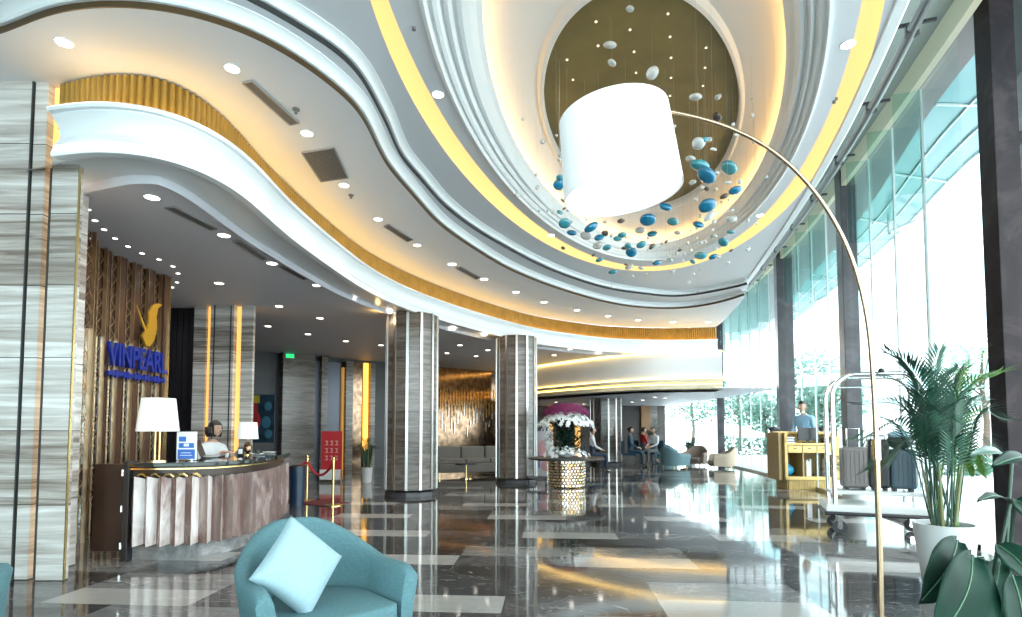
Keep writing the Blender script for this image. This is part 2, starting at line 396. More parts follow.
# pipe with brackets near the ceiling edge
b = MB(); pp = offset(W_, -.26); b.tube([(x, y, 4.74) for x, y in pp], .045, 10)
pipe = struct(b.build('trim_8', mat('grey_pipe', (.16, .17, .17), .35, .5), smooth=60), 'dark grey rod hanging along the ceiling edge by the glass', 'rail')
for i in range(24, 78, 5):
    b = MB(); x, y = pp[i]; a = pp[i-1]; d = math.atan2(y-a[1], x-a[0])
    b.box((x, y, 4.80), (.025, .36, .025), d); b.lathe([(.055, -.04), (.055, .05)], (x, y, 4.74), 12)
    b.build('bracket', M_black, pipe)
# oval light ring
b = MB(); n = 120
eo, ei = ell(*Eo), ell(*Ei)
b.ribbon(at_z(eo, Z3), at_z(ell(Eo[0], Eo[1]+.10, Eo[2]+.10), 4.76), closed=True)
b.ribbon(at_z(ell(Eo[0], Eo[1]+.10, Eo[2]+.10), 4.76), at_z(ell(Ei[0], Ei[1]-.12, Ei[2]-.10), 4.76), closed=True)
struct(b.build('trim_9', M_cove), 'glowing yellow oval light cove in the ceiling', 'cove light')
b = MB(); b.ribbon(at_z(ei, Z3-.02), at_z(ell(*E3), Z3-.02), closed=True); b.ribbon(at_z(ei, Z3-.02), at_z(ell(Ei[0], Ei[1]-.02, Ei[2]-.02), Z3+.06), closed=True)
struct(b.build('ceiling_ring', M_ceil), 'oval ceiling band inside the glowing cove', 'ceiling')
def lerp_ell(E1, E2, t): return ((E1[0][0]*(1-t)+E2[0][0]*t, E1[0][1]*(1-t)+E2[0][1]*t), E1[1]*(1-t)+E2[1]*t, E1[2]*(1-t)+E2[2]*t)
prof = [(0, Z3-.02), (0, Z3-.045), (.07, Z3-.05), (.10, Z3-.03), (.12, Z3+.0), (.17, Z3+.0), (.20, Z3-.015), (.27, Z3+.0), (.32, Z3+.05), (.36, Z3+.055), (.38, Z3+.035), (.44, Z3+.035), (.47, Z3+.06), (.50, Z3+.10), (.56, Z3+.105), (.58, Z3+.085), (.66, Z3+.09), (.78, Z3+.13), (.90, Z3+.19), (1.0, 4.77), (1.0, 4.79)]
b = MB()
for (t0, z0), (t1, z1) in zip(prof[:-1], prof[1:]): b.ribbon(at_z(ell(*lerp_ell(E3, E4, t0)), z0), at_z(ell(*lerp_ell(E3, E4, t1)), z1), closed=True)
struct(b.build('trim_10', M_mold, smooth=30), 'stepped oval white moulding around the dome', 'moulding')
b = MB()
E4b = (E4[0], E4[1]+.14, E4[2]+.12)
pr2 = [(E4, 4.79), (E4b, 4.80), (E4b, 4.92), (lerp_ell(E4b, E5, .35), 4.98), (lerp_ell(E4b, E5, .7), 5.06), (lerp_ell(E4b, E5, .88), 5.10), (lerp_ell(E4b, E5, .93), 5.07), (lerp_ell(E4b, E5, .97), 5.07), (lerp_ell(E4b, E5, 1.0), 5.12), (lerp_ell(E4b, E5, 1.0), 5.2)]
for (e0, z0), (e1, z1) in zip(pr2[:-1], pr2[1:]): b.ribbon(at_z(ell(*e0), z0), at_z(ell(*e1), z1), closed=True)
struct(b.build('ceiling_dome', mat('warm_white_plaster', (.78, .76, .74), .55), smooth=50), 'white oval dome rising to the gold panel', 'ceiling')
b = MB(); e1 = ell(E4[0], E4[1]+.05, E4[2]+.04); e2 = ell(E4[0], E4[1]+.08, E4[2]+.07); b.ribbon(at_z(e1, 4.81), at_z(e2, 4.81), closed=True)
struct(b.build('trim_11', mat('dome_led', (1, .8, .4), .5, emit=(1, .62, .22), es=14)), 'warm light strip hidden around the dome edge', 'light strip')
b = MB(); c = ell(E5[0], E5[1]+.1, E5[2]+.1); b.add(at_z(c, 5.19), [tuple(range(120))])
struct(b.build('ceiling_gold_panel', M_gold_ceiling), 'olive gold oval panel at the top of the dome', 'ceiling panel')
# roof and closing walls
b = MB(); b.prism([(-9.7, -3.4)]+[(x+.15, y) for x, y in G_]+[(-9.7, 26.7)], 5.82, 6.0); struct(b.build('ceiling_roof_slab', M_ceil2))
b = MB(); b.box((-3.7, -3.3, 5.12), (12, .2, 1.36)); b.box((-8.9, -3.3, 2.2), (1.4, .2, 4.5)); struct(b.build('wall_back', M_ceil2))
b = MB(); b.box((-3.2, -3.3, 2.25), (10.2, .02, 4.4)); wb = struct(b.build('window_7', glass('clear_window_glass')), 'glass front behind the camera', 'window')
for k in range(9): b = MB(); b.box((-8.2+k*1.25, -3.28, 2.25), (.06, .10, 4.5)); b.build('mullion', M_darkstone, wb)
b = MB(); b.box((-9.6, 11.6, 2.85), (.2, 30, 5.9)); struct(b.build('wall_side', M_wood2))

# ------------------------------------------------------------------ glass wall
def onG(Y):
    for i in range(len(G_)-1):
        if G_[i][1] <= Y <= G_[i+1][1]:
            t = (Y-G_[i][1])/(G_[i+1][1]-G_[i][1]); return Vector((G_[i][0]*(1-t)+G_[i+1][0]*t, Y))
    return Vector(G_[-1])
M_glass = glass('clear_window_glass')
w = 0
for y0, y1 in ((-3.0, 2.3), (2.3, 4.9), (5.9, 9.5), (9.85, 13.65), (14.05, 20.1), (20.5, 26.4)):
    w += 1
    seg = [onG(y0)]+[Vector(p) for p in G_ if y0 < p[1] < y1]+[onG(y1)]
    seg = [(p.x, p.y) for p in seg]
    b = MB(); b.sweep(seg, [(-.01, .06), (-.01, 5.52)])
    wn = struct(b.build('window_%d' % w, M_glass), ['glass wall beside the camera', 'glass pane nearest, behind the foreground plant', 'glass bay behind potted palm and luggage cart', 'glass bay behind the gold concierge desk', 'glass bay left of the concierge, trees beyond', 'far glass bay behind the lounge seats'][w-1], 'window')
    m_ = MB(); m_.sweep(seg, [(-.03, 0), (-.03, .06), (.03, .06), (.03, 0)], pclosed=True); m_.build('window_sill', M_steel, wn)
    L = int((y1-y0)/1.15)
    for k in range(1, L+1):
        p = onG(y0+(y1-y0)*k/(L+1)); m_ = MB(); m_.box((p.x-.0, p.y, 2.77), (.05, .022, 5.46), math.atan2(3.2, 1)); m_.build('mullion', mat('pale_aluminium', (.62, .70, .70), .3, .3), wn)
        if w >= 3 and w <= 5:
            f_ = MB(); f_.box((p.x-.16, p.y+.03, 4.83), (.30, .015, 1.3), -.28); f_.build('glass_fin', glass('fin_glass', (.80, .92, .90)), wn)
# dark stone columns in the glass wall
for Y, wx, dy, lab, z in ((5.6, .62, .22, 'dark stone column nearest, behind the big-leaf plant', 5.79), (9.68, .24, .30, 'dark stone column behind the luggage cart', 5.79), (13.85, .36, .34, 'dark stone column behind the concierge', 5.79), (20.3, .24, .30, 'far dark column at the end of the gold frieze', 5.79)):
    p = onG(Y); b = MB(); xo = .44 if Y < 6 else 0
    b.box((p.x+xo, p.y, z/2), (wx, dy, z), -.25 if Y > 6 else -.1); struct(b.build('column', stone('purple_grey_stone', [(.008, .007, .009), (.017, .014, .017), (.045, .038, .040)], scale=(1, 1, 1), ns=1.4, rough=.6, dist=2) if Y < 6 else M_darkstone, bevel=.01), lab, 'column')

# ------------------------------------------------------------------ left stone wall
YW = 4.72
xe = Q(45, 82, YW).x
b = MB(); b.box(((-9.5+xe-.11)/2, YW+.20, ZU/2), (9.5+xe-.11, .4, ZU)); struct(b.build('wall_left', M_trav), 'banded travertine wall at far left', 'wall')
b = MB(); b.box((xe-.035, YW+.215, ZU/2), (.11, .4, ZU)); b.box((xe-.105, YW+.05, ZU/2), (.012, .10, ZU), mi=1)
struct(b.build('trim_12', [M_trav, M_line]), 'narrow travertine return beside the glowing slot', 'trim')
b = MB(); b.box((xe+.058, YW+.10, ZU/2), (.085, .03, ZU-.02))
struct(b.build('trim_13', M_amber), 'amber lit slot between the travertine panels', 'light slot')
b = MB(); b.box((xe+.215, YW+.02, 1.85), (.23, .06, 3.7)); b.box((xe+.10, YW-.01, ZL/2), (.012, .02, ZL-.01), mi=1); b.box((xe+.337, YW+.0, ZL/2), (.01, .02, ZL-.01), mi=2)
struct(b.build('trim_14', [M_trav, M_line, M_brass]), 'travertine pilaster under the white fascia', 'pilaster')
b = MB(); b.box((xe-.25, YW+.5, ZU/2), (.5, .1, ZU)); struct(b.build('wall_left_return', M_trav))
b = MB(); b.box((xe+.125, YW+.08, ZL+.38), (.04, .05, .77)); struct(b.build('trim_15', M_brownpanel))
# dark wood end panel behind the pilaster
b = MB(); b.box((-4.72, 5.75, ZL/2), (.10, .5, ZL)); b.box((-4.67, 5.52, ZL/2), (.02, .03, ZL), mi=1); b.box((-4.66, 5.98, ZL/2), (.02, .03, ZL), mi=1)
struct(b.build('wall_wood_end', [M_wood, M_brass]), 'dark wood panel behind the travertine pilaster', 'wall panel')
# ------------------------------------------------------------------ feature wall
fw = struct(thing('wall_feature', 'brown lacquer feature wall with mirror strips and brass zigzags', 'wall'))
FX = -4.98
b = MB(); b.box((FX-.35, 7.05, ZL/2), (.1, 2.5, ZL)); b.build('backing', M_wood, fw)
ys = [6.0+.286*i for i in range(8)]
for i in range(7):
    y = ys[i]; b = MB(); x = FX+(.32, .14, .04, 0, 0, 0, 0)[i]
    b.box((x-.11, y+.055, ZL/2), (.09, .11, ZL)); b.build('fin', M_brownpanel, fw, bevel=.008)
    b = MB(); b.box((x-.14, y+.20, 1.2), (.02, .176, 2.4)); b.build('mirror_panel', [M_mirror], fw)
    b = MB(); b.box((x-.14, y+.20, ZL-.55), (.02, .176, 1.1)); b.build('brown_panel', M_brownpanel, fw)
    b = MB()
    for yy in (y+.12, y+.278): b.box((x-.085, yy, ZL/2), (.05, .010, ZL))
    for k in range(9):
        z0 = .3+k*.36
        for s_ in (0, 1):
            p0 = (x-.115, y+.125+.15*s_, z0); p1 = (x-.115, y+.125+.15*(1-s_), z0+.18)
            b.tube([p0, p1], .0042, 4)
            if k % 2 == 0 or s_: b.tube([(x-.115, y+.125+.15*(1-s_), z0+.18), (x-.115, y+.125+.15*s_, z0+.36)], .0042, 4)
    b.build('brass_lattice', mat('pale_bronze', (.55, .42, .28), .3, 1), fw)
b = MB(); b.box((FX-.25, 8.06, ZL/2), (.45, .12, ZL)); b.build('end_panel', M_brownpanel, fw)
b = MB(); b.box((FX-.015, 8.115, ZL/2), (.02, .015, ZL)); b.build('end_trim', M_brass, fw)
# sign: blue letters and a gold bird
sg = thing('hotel_sign', 'raised blue letters under a gold bird on the brown feature wall', 'sign', (FX+.03, 6.83, 2.06))
M_blue = mat('blue_acrylic', (.010, .025, .22), .35, emit=(.01, .03, .4), es=.12)
M_birdgold = mat('gold_emblem', (.80, .42, .04), .3, .5)
def text(body, size, loc, m, parent, width=None, name='lettering', rot=(PI/2, 0, PI/2), ext=.02):
    cu = bpy.data.curves.new(name, 'FONT'); cu.body = body; cu.size = size; cu.extrude = ext; cu.offset = size*.018; cu.align_x = 'LEFT'
    o = bpy.data.objects.new(name, cu); COL.objects.link(o)
    dg = bpy.context.evaluated_depsgraph_get(); me = bpy.data.meshes.new_from_object(o.evaluated_get(dg)); bpy.data.objects.remove(o)
    o = bpy.data.objects.new(name, me); COL.objects.link(o); me.materials.clear(); me.materials.append(m)
    o.location = loc; o.rotation_euler = rot; o.parent = parent
    if width:
        xs = [v.co.x for v in me.vertices]; x0 = min(xs)
        k = width/(max(xs)-x0)
        for v in me.vertices: v.co.x = (v.co.x-x0)*k
    return o
text('VINPEARL', .40, (0, 0, .0), M_blue, sg, 1.16)
b = MB()
for i in range(17):
    y = .01+i*.068; b.box((0, y+.02, -.105), (.03, .034+.02*random.random(), .05+.05*((i*7) % 3)/2))
b.box((0, .58, -.105), (.02, 1.14, .045)); b.build('small_lettering', M_blue, sg)
b = MB()   # bird: a tall curved wing with a small tail, seen in low relief
Pb = [(.92, .30), (1.02, .30), (1.14, .42), (1.20, .60), (1.18, .78), (1.22, .92), (1.34, 1.0), (1.20, 1.0), (1.06, .93), (.98, .80), (.97, .64), (.90, .52), (.80, .43)]
n_ = len(Pb); vs = [(-.012, y*.76, z*.9+.06) for y, z in Pb]+[(.02, y*.76, z*.9+.06) for y, z in Pb]
b.add(vs, [tuple(range(n_)), tuple(range(n_, 2*n_))[::-1]]+[(i, (i+1) % n_, n_+(i+1) % n_, n_+i) for i in range(n_)])
b.tube([(0, .72, .50), (0, .60, .68), (0, .50, .84)], [.02, .014, .004], 6)
b.build('bird_emblem', M_birdgold, sg, bevel=.004)

# ------------------------------------------------------------------ back walls
b = MB()
for k in range(12): b.box((-6.65+k*.11, 10.3, ZL/2), (.095, .12, ZL))
b.box((-6.1, 10.42, ZL/2), (1.3, .1, ZL)); b.box((-6.9, 10.0, ZL/2), (.1, 4, ZL)); struct(b.build('wall_dark_pleated', M_wood2), 'black pleated wall left of the square stone pillar', 'wall')
WA, WB = Vector((-7.6, 15.55)), Vector((-.45, 21.8))
def wp(px, off=0):
    r = (px-CX)/F; d = WB-WA   # WA.x+t d.x = r (WA.y + t d.y)
    t = (r*WA.y-WA.x)/(d.x-r*d.y); n = Vector((d.y, -d.x)).normalized(); return WA+d*t+n*off
wd = math.atan2((WB-WA).y, (WB-WA).x)
def wall_panel(b, x0, x1, z0, z1, off, th=.1, mi=0):
    p, q = wp(x0, off), wp(x1, off); c = (p+q)/2; b.box((c.x, c.y, (z0+z1)/2), ((q-p).length, th, z1-z0), wd, mi)
b = MB(); c = (WA+WB)/2; n = Vector((-(WB-WA).y, (WB-WA).x)).normalized()*.1
b.box((c.x+n.x, c.y+n.y, ZL/2), ((WB-WA).length+.3, .1, ZL), wd); b.box((.1, 24.2, 1.75), (.1, 4.8, 3.5), .1); struct(b.build('wall_rear', M_wood2), 'dark rear wall behind the columns', 'wall')
def tr(nm, lab, x0, x1, z0, z1, off, m, th=.1, cat='trim'):
    b = MB(); wall_panel(b, x0, x1, z0, z1, off, th); return struct(b.build(nm, m), lab, cat)
M_trav2 = stone('brown_travertine', [(.10, .085, .07), (.19, .165, .145), (.30, .27, .245)], rough=.2, block=(0, .7))
tr('trim_16', 'stone pier below the green exit sign', 279, 311, 0, ZL, .12, M_trav2, .3, 'pilaster')
tr('trim_17', 'narrow stone strip right of the exit sign pier', 318, 324, 0, ZL, .12, M_trav2, .25, 'pilaster')
tr('trim_18', 'blue grey satin panel on the dark rear wall', 312, 339, 0, ZL-.15, .04, mat('satin_panel', (.10, .11, .14), .3, .3), .08, 'wall panel')
tr('trim_19', 'slim stone pilaster beside satin panel', 342, 349, 0, ZL-.1, .12, M_trav2, .3, 'pilaster')
tr('trim_20', 'bronze mirror niche between two amber lines', 350, 360, 0, ZL-.1, .06, M_bronze_mirror, .1, 'wall panel')
tr('trim_21', 'bright amber light line beside bronze mirror niche', 361.5, 365.5, .5, ZL-.1, .12, mat('amber_bright', (1, .6, .2), emit=(1, .48, .06), es=1.8), .1, 'light slot')
tr('trim_22', 'stone strip right of the bright amber line', 366.5, 371, 0, ZL-.1, .12, M_trav2, .3, 'pilaster')
tr('trim_23', 'thin amber line beside satin panel', 339.5, 341.5, 0, ZL-.3, .12, mat('amber_dim', (.5, .28, .08), .5, emit=(1, .5, .1), es=.30), .1, 'light slot')
tr('trim_24', 'shimmering bronze wall behind the grey sofa', 432, 496, 0, ZL, .06, M_bronze_mirror, .1, 'wall panel')
wdp = struct(thing('trim_25', 'gold and silver hanging strips on the bronze wall', 'wall decoration'))
M_goldstrip = mat('gold_strip', (.45, .26, .09), .25, 1); M_silver = mat('silver_strip', (.55, .52, .48), .15, 1)
b = MB(); b2 = MB()
for i in range(0, 74, 2):
    x = 438+i*.79; z0 = 2.35+.25*math.sin(i*1.7)+.1*math.sin(i*.31); (wall_panel(b, x, x+.38, z0-.35, z0+.15+.2*random.random(), .14, .02))
    if i % 4: z1 = .9+1.0*random.random(); wall_panel(b2, x, x+.42, z1, z1+.2+.35*random.random(), .14, .02)
b.build('gold_strips', M_goldstrip, wdp); b2.build('silver_strips', M_silver, wdp)
# square stone pillar behind the reception
pl = struct(thing('column_square', 'square travertine pillar with two amber lit slots behind the receptionist', 'column', (0, 0, 0)))
x0, x1 = Q(190, 400, 10).x, Q(250, 400, 10).x
def pc(px): return Q(px, 400, 10).x
b = MB(); b.box(((pc(208.5)+pc(232))/2, 10.15, ZL/2), (pc(232)-pc(208.5), .3, ZL)); b.build('centre_slab', M_trav, pl)
b = MB(); b.box(((x0+pc(202.5))/2, 10.1, ZL/2), (pc(202.5)-x0, .08, ZL)); b.box(((x1+pc(238))/2, 10.1, ZL/2), (x1-pc(238), .08, ZL)); b.build('side_slab', M_trav, pl)
for a_, c_ in ((202.5, 208.5), (232, 238)):
    b = MB(); b.box(((pc(a_)+pc(c_))/2, 10.22, ZL/2), (pc(c_)-pc(a_), .2, ZL-.02)); b.build('amber_slot', M_amber, pl)
b = MB(); b.box(((x0+x1)/2-.10, 10.39, ZL/2), (x1-x0-.34, .13, ZL)); b.build('core', M_trav2, pl)
for x in (212.5, 229): 
    b = MB(); b.box((pc(x), 9.998, ZL/2), (.02, .01, ZL)); b.build('groove', M_line, pl)
# round columns with metal strips
def round_column(px, Y, r, top, lab):
    c = Q(px, 430, Y); t = struct(thing('column_round', lab, 'column', (c.x, Y, 0)))
    b = MB(); b.lathe([(r, .12), (r, top)], n=12); b.build('shaft', M_travd, t)
    b = MB(); b.lathe([(r+.02, 0), (r+.02, .07), (r+.008, .08)], n=12); b.build('base', M_darkstone, t)
    for k in range(12):
        a = 2*PI*k/12; b = MB(); b.box((r*math.cos(a), r*math.sin(a), top/2+.06), (.035, .05, top-.12), a); b.build('metal_strip', M_steel, t)
    return t
round_column(411.5, 11.0, .50, ZL, 'round stone column nearest, with bright metal strips')
round_column(516.5, 13.6, .485, ZL, 'round stone column left of the flower table')
round_column(606, 20.5, .56, 2.39, 'far round column under the curved white wall')
lamp('POINT', 'column_glow', (Q(386, 320, 10.6).x-.12, 10.45, 3.38), 2, (1, .6, .2), .04)
lamp('POINT', 'column_glow', (Q(493, 345, 13.3).x-.12, 13.1, 3.38), 2, (1, .6, .2), .04)

# ------------------------------------------------------------------ far curved white wall
bt = [(537, 366), (560, 362.5), (590, 358.5), (620, 355), (650, 352.5), (690, 351), (722, 350)]
cw = smooth_path([(-.2, 21.3)]+[P(x, y, ZL) for x, y in bt], 60, 6)
b = MB(); b.sweep(cw, [(.05, ZL+.02), (.0, ZL), (.0, 2.70)]); 
struct(b.build('wall_curved', M_ceil, smooth=40), 'curved white wall hanging below the fascia at the far end', 'wall')
b = MB(); b.sweep(cw, [(.0, 2.70), (-.06, 2.70), (-.06, 2.60), (.02, 2.58), (.02, 2.54), (-.05, 2.53), (-.05, 2.42), (.05, 2.39), (1.0, 2.39)])
struct(b.build('trim_26', mat('cream_moulding', (.80, .70, .50), .4), smooth=30), 'cream moulding along the bottom of the curved white wall', 'moulding')
b = MB()
for z in (2.705, 2.545): b.sweep(cw, [(-.05, z+.0), (-.01, z+.0), (-.01, z+.012), (-.05, z+.012)], pclosed=True)
b.sweep(cw, [(-.06, ZL-.02), (-.02, ZL-.02), (-.02, ZL-.045), (-.06, ZL-.045)], pclosed=True)
struct(b.build('trim_27', mat('cove_line_led', (1, .8, .4), emit=(1, .66, .2), es=6)), 'warm light lines along the curved white wall', 'light strip')
b = MB(); b.ribbon(at_z(cw, 2.39), at_z([(0.1+7.6*i/59, 26.5) for i in range(60)], 2.39)); b.prism([(5.7, 15.3), (7.4, 15.3), (7.6, 20.3), (7.1, 26.5), (6.0, 26.5)], 2.395, 2.42)
struct(b.build('ceiling_lounge', M_ceil2), 'low ceiling over the far lounge', 'ceiling')
b = MB(); b.box((3.3, 26.55, 1.3), (8, .1, 2.6)); struct(b.build('wall_far', mat('dark_far_wall', (.06, .045, .04), .4)), 'dark far wall of the lounge', 'wall')
for x0_, x1_, m, lab in ((549, 553, M_amber, 'amber strip far behind the flowers'), (575, 580, M_amber, 'amber strip right of the flowers'), (641, 650, mat('amber_wood', (.32, .16, .06), .35), 'warm wood strip on the far wall'), (650, 657, M_trav2, 'far stone pier beside the lounge windows')):
    b = MB(); p, q = Q(x0_, 430, 26.4), Q(x1_, 430, 26.4); b.box(((p.x+q.x)/2, 26.4, 1.2), (q.x-p.x, .2, 2.38)); struct(b.build('trim_%d' % (28+x0_ % 7), m), lab, 'pilaster')

# ------------------------------------------------------------------ downlights, vents
def downlight(loc, r, label, group, watt):
    b = MB(); b.lathe([(r*1.12, 0), (r*1.12, -.006), (r, -.008), (r, -.004)], n=20, cap=False, mi=0); b.lathe([(r, -.004), (r*.98, -.007)], n=20, mi=1)
    o = b.build('ceiling_downlight', [M_white, M_white_led], loc=loc); tag(o, label, 'downlight', group)
    if watt:
        l = lamp('SPOT', 'downlight_beam', (loc[0], loc[1], loc[2]-.03), watt, (1, .92, .82), r*.8, spot_size=math.radians(110), spot_blend=.6)
    return o
for px, py in [(64,42),(232,68),(307,133),(344,185),(378,219),(417,245),(452,264),(484,279),(516,292),(544,302),(577,310),(608,316),(638,320),(673,322),(708,322)]:
    x, y = P(px, py, ZU); downlight((x, y, ZU), .058 if py < 250 else .075, 'round lit downlight in the white upper ceiling beside the gold frieze', 'downlights along the upper ceiling', 22)
for px, py in [(438,94),(848,44),(551,235),(668,260),(760,215)]:
    x, y = P(px, py, Z3-.02); downlight((x, y, Z3-.02), .055, 'round lit downlight in the oval band inside the glowing cove', 'downlights in the oval band', 20)
for px, py in [(152,197),(224,235),(272,263),(317,285),(219,283),(279,306),(320,318),(268,326),(308,334),(352,299),(389,312),(453,329),(484,335),(460,345),(447,353),(476,356),(488,350),(346,341),(381,345),(539,344),(554,355),(570,349),(599,353)]:
    x, y = P(px, py, ZL); downlight((x, y, ZL), .065, 'round lit downlight in the grey lower ceiling over the reception', 'downlights in the lower ceiling', 26)
for px, py in [(76,183),(81,197),(88,209),(95,220),(104,229),(115,238),(128,246),(142,253),(159,259),(173,266),(178,273),(177,282),(172,287),(169,293),(165,298),(162,303)]:
    x, y = P(px, py, ZL); downlight((x, y, ZL), .026, 'small spotlight in the curved row before the brown feature wall', 'small spotlights before the feature wall', 5)
for px, py in [(556,402),(570,405),(584,404),(598,405),(632,402),(643,400),(640,406),(655,397),(665,398)]:
    x, y = P(px, py, 2.39)
    if y < 26: downlight((x, y, 2.39), .07, 'far downlight in the low lounge ceiling', 'downlights over the lounge', 10)
M_vent = mat('vent_grey', (.17, .17, .17), .5)
def vent(quad, z, lab, slats):
    pts = [Vector((*P(x, y, z), z)) for x, y in quad]; t = thing('ceiling_vent', lab, 'air vent', tuple(sum(pts, Vector())/4))
    c = sum(pts, Vector())/4; L = [p-c for p in pts]
    fr_ = MB()
    for i in range(4):
        a, b_ = L[i], L[(i+1) % 4]; fr_.tube([a+Vector((0, 0, -.008)), b_+Vector((0, 0, -.008))], .011, 4)
    fr_.build('frame', mat('vent_frame', (.30, .30, .30), .5), t)
    bk = MB(); bk.add([p+Vector((0, 0, -.004)) for p in L], [(0, 1, 2, 3)]); bk.build('grille', M_vent, t)
    sl = MB()
    for k in range(1, slats): 
        f_ = k/slats; sl.tube([L[0].lerp(L[1], f_)+Vector((0, 0, -.009)), L[3].lerp(L[2], f_)+Vector((0, 0, -.009))], .005, 4)
    sl.build('slat', mat('vent_slat', (.10, .10, .10), .5), t)
vent([(243, 82), (252, 80), (299, 122), (290, 124)], ZU, 'long thin dark vent in the upper ceiling near the top left', 14)
vent([(302, 152), (334, 147), (348, 177), (321, 181)], ZU, 'large square grey vent in the upper ceiling', 12)
vent([(384, 226), (389, 224), (413, 239), (407, 241)], ZU, 'short slot vent beyond the square one in the upper ceiling', 8)
vent([(456, 268), (460, 266), (480, 277), (476, 279)], ZU, 'small faint slot vent furthest along the upper ceiling', 6)
M_vent = mat('vent_pale', (.42, .42, .44), .5)
vent([(165, 207), (174, 206), (217, 228), (210, 229)], ZL, 'pale slot vent in the lower ceiling, first from the pilaster', 10)
vent([(233, 241), (239, 240), (267, 258), (262, 259)], ZL, 'pale slot vent between two downlights of the lower ceiling', 10)
vent([(279, 266), (284, 265), (308, 278), (303, 279)], ZL, 'pale slot vent beyond the middle of the lower ceiling', 8)
for px, py, z, lab in ((296, 109, ZU, 'small dark sensor beside the long vent'), (351, 195, ZU, 'small round speaker beside the fourth downlight of the upper ceiling'), (414, 25, Z3, 'small dark sprinkler in the oval band near its top'), (834, 99, Z3, 'small dark sprinkler in the oval band, window side')):
    x, y = P(px, py, z); b = MB(); b.lathe([(.035, 0), (.035, -.012), (.015, -.02), (.015, -.045), (.003, -.05)], n=12); tag(b.build('ceiling_sensor', mat('sensor_grey', (.15, .15, .15), .4), loc=(x, y, z)), lab, 'sensor')

# ================================================================== RECEPTION DESK
deskpath = smooth_path([(-3.66, 5.42), (-3.30, 5.44), (-3.00, 5.58), (-2.84, 5.95), (-2.84, 6.5), (-2.95, 7.1), (-3.12, 7.8)], 90, 4)
dk = thing('reception_desk', 'curved reception desk with folded red brown marble front', 'reception desk', (0, 0, 0))
b = MB(); b.sweep(deskpath, [(.06, .15), (.06, .90), (.60, .90), (.60, .15)], pclosed=True); b.build('body', M_wood, dk)
b = MB(); b.sweep(deskpath, [(.05, 0), (.05, .15), (.55, .15), (.55, 0)], pclosed=True); b.build('plinth', stone('grey_marble', [(.08, .075, .075), (.20, .19, .19), (.42, .40, .40)], scale=(1, 1, 1), ns=3, rough=.15), dk)
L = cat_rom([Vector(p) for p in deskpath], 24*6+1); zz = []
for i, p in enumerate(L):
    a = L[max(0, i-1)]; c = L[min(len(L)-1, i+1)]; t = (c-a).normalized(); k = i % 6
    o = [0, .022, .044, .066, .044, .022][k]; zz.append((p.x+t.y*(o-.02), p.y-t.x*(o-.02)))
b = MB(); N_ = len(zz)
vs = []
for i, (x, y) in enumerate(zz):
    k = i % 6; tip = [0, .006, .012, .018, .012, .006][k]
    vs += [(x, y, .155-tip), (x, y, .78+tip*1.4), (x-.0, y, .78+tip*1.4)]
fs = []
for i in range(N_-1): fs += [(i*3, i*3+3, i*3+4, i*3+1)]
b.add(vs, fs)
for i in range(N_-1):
    k = i % 6; fd = i//6; b.m[i] = (0 if (k >= 3) else 1) if fd < 13 else (0 if (fd in (15, 18, 22) and k >= 3) else 1)  # one veined marble: window reflection and shade are coloured in by facet
b.sweep(deskpath, [(.05, .16), (-.0, .16)]); b.sweep(deskpath, [(.05, .785), (-.01, .785)]); b.build('marble_panel', [stone('marble_sheen_facet', [(.24, .11, .09), (.62, .52, .49), (.86, .83, .82)], scale=(3, 3, .8), ns=2.2, rough=.16, dist=.8), stone('marble_shaded_facet', [(.07, .032, .025), (.15, .08, .065), (.42, .32, .29)], scale=(3, 3, .8), ns=2.2, rough=.16, dist=.8)], dk)
b = MB(); b.sweep(deskpath, [(.055, .80), (.03, .80), (.03, .895), (.055, .895)]); b.build('recess_band', M_wood, dk)
b = MB(); b.sweep(deskpath, [(-.02, .868), (.0, .868), (.0, .882), (-.02, .882)], pclosed=True); b.build('brass_rail', M_brass, dk)
b = MB(); b.sweep(deskpath, [(-.05, .895), (-.05, .937), (.68, .937), (.68, .895)], pclosed=True)
b.build('countertop', mat('black_granite', (.02, .025, .025), .08, coat=.5), dk, bevel=.006)
b = MB(); b.box((-3.87, 5.50, .50), (.36, .08, .84)); b.build('side_panel', M_wood, dk, bevel=.01)
b = MB(); b.box((-3.685, 5.47, .475), (.06, .16, .95)); b.build('corner_post', M_black, dk, bevel=.006)
for z in (.15, .5, .84):
    b = MB(); b.tube([(-3.715, 5.385, z-.03), (-3.715, 5.385, z+.03)], .011, 8); b.build('hinge', M_chrome, dk)
b = MB()
for i in range(5):
    x = -3.55+i*.13; b.tube([(x-.05, 5.41, .80), (x-.02, 5.405, .825), (x+.01, 5.41, .83), (x+.05, 5.415, .80)], .012, 6)
b.build('gold_leaf_ornament', M_brass, dk)

def table_lamp(name, label, loc, r1, r2, hs, hb, stem):
    t = thing(name, label, 'table lamp', loc)
    b = MB(); b.lathe([(.085, 0), (.085, .012), (.03, .02)], n=28); b.build('base', M_brass, t, smooth=40)
    b = MB()
    if stem == 2:
        for s_ in (-.022, .022): b.tube([(s_, 0, .01), (s_, 0, hb+.04)], .009, 10)
    else: b.lathe([(.012, .02), (.05, .05), (.055, .10), (.03, .15), (.012, .17), (.012, hb+.04)], n=24)
    b.build('stem', M_brass if stem == 2 else M_bronze_mirror, t, smooth=40)
    b = MB(); b.lathe([(r1, hb), (r2, hb+hs)], n=36, cap=False); b.lathe([(r1-.004, hb), (r2-.004, hb+hs)], n=36, cap=False)
    b.build('lamp_shade', mat('white_lamp_fabric', (.78, .80, .80), .8, emit=(1, .97, .93), es=.25), t, smooth=40)
    return t
p = Q(157, 457, 5.62); table_lamp('table_lamp', 'white drum table lamp on brass stems at the near end of the desk', (p.x, 5.62, .937), .19, .15, .33, .30, 2)
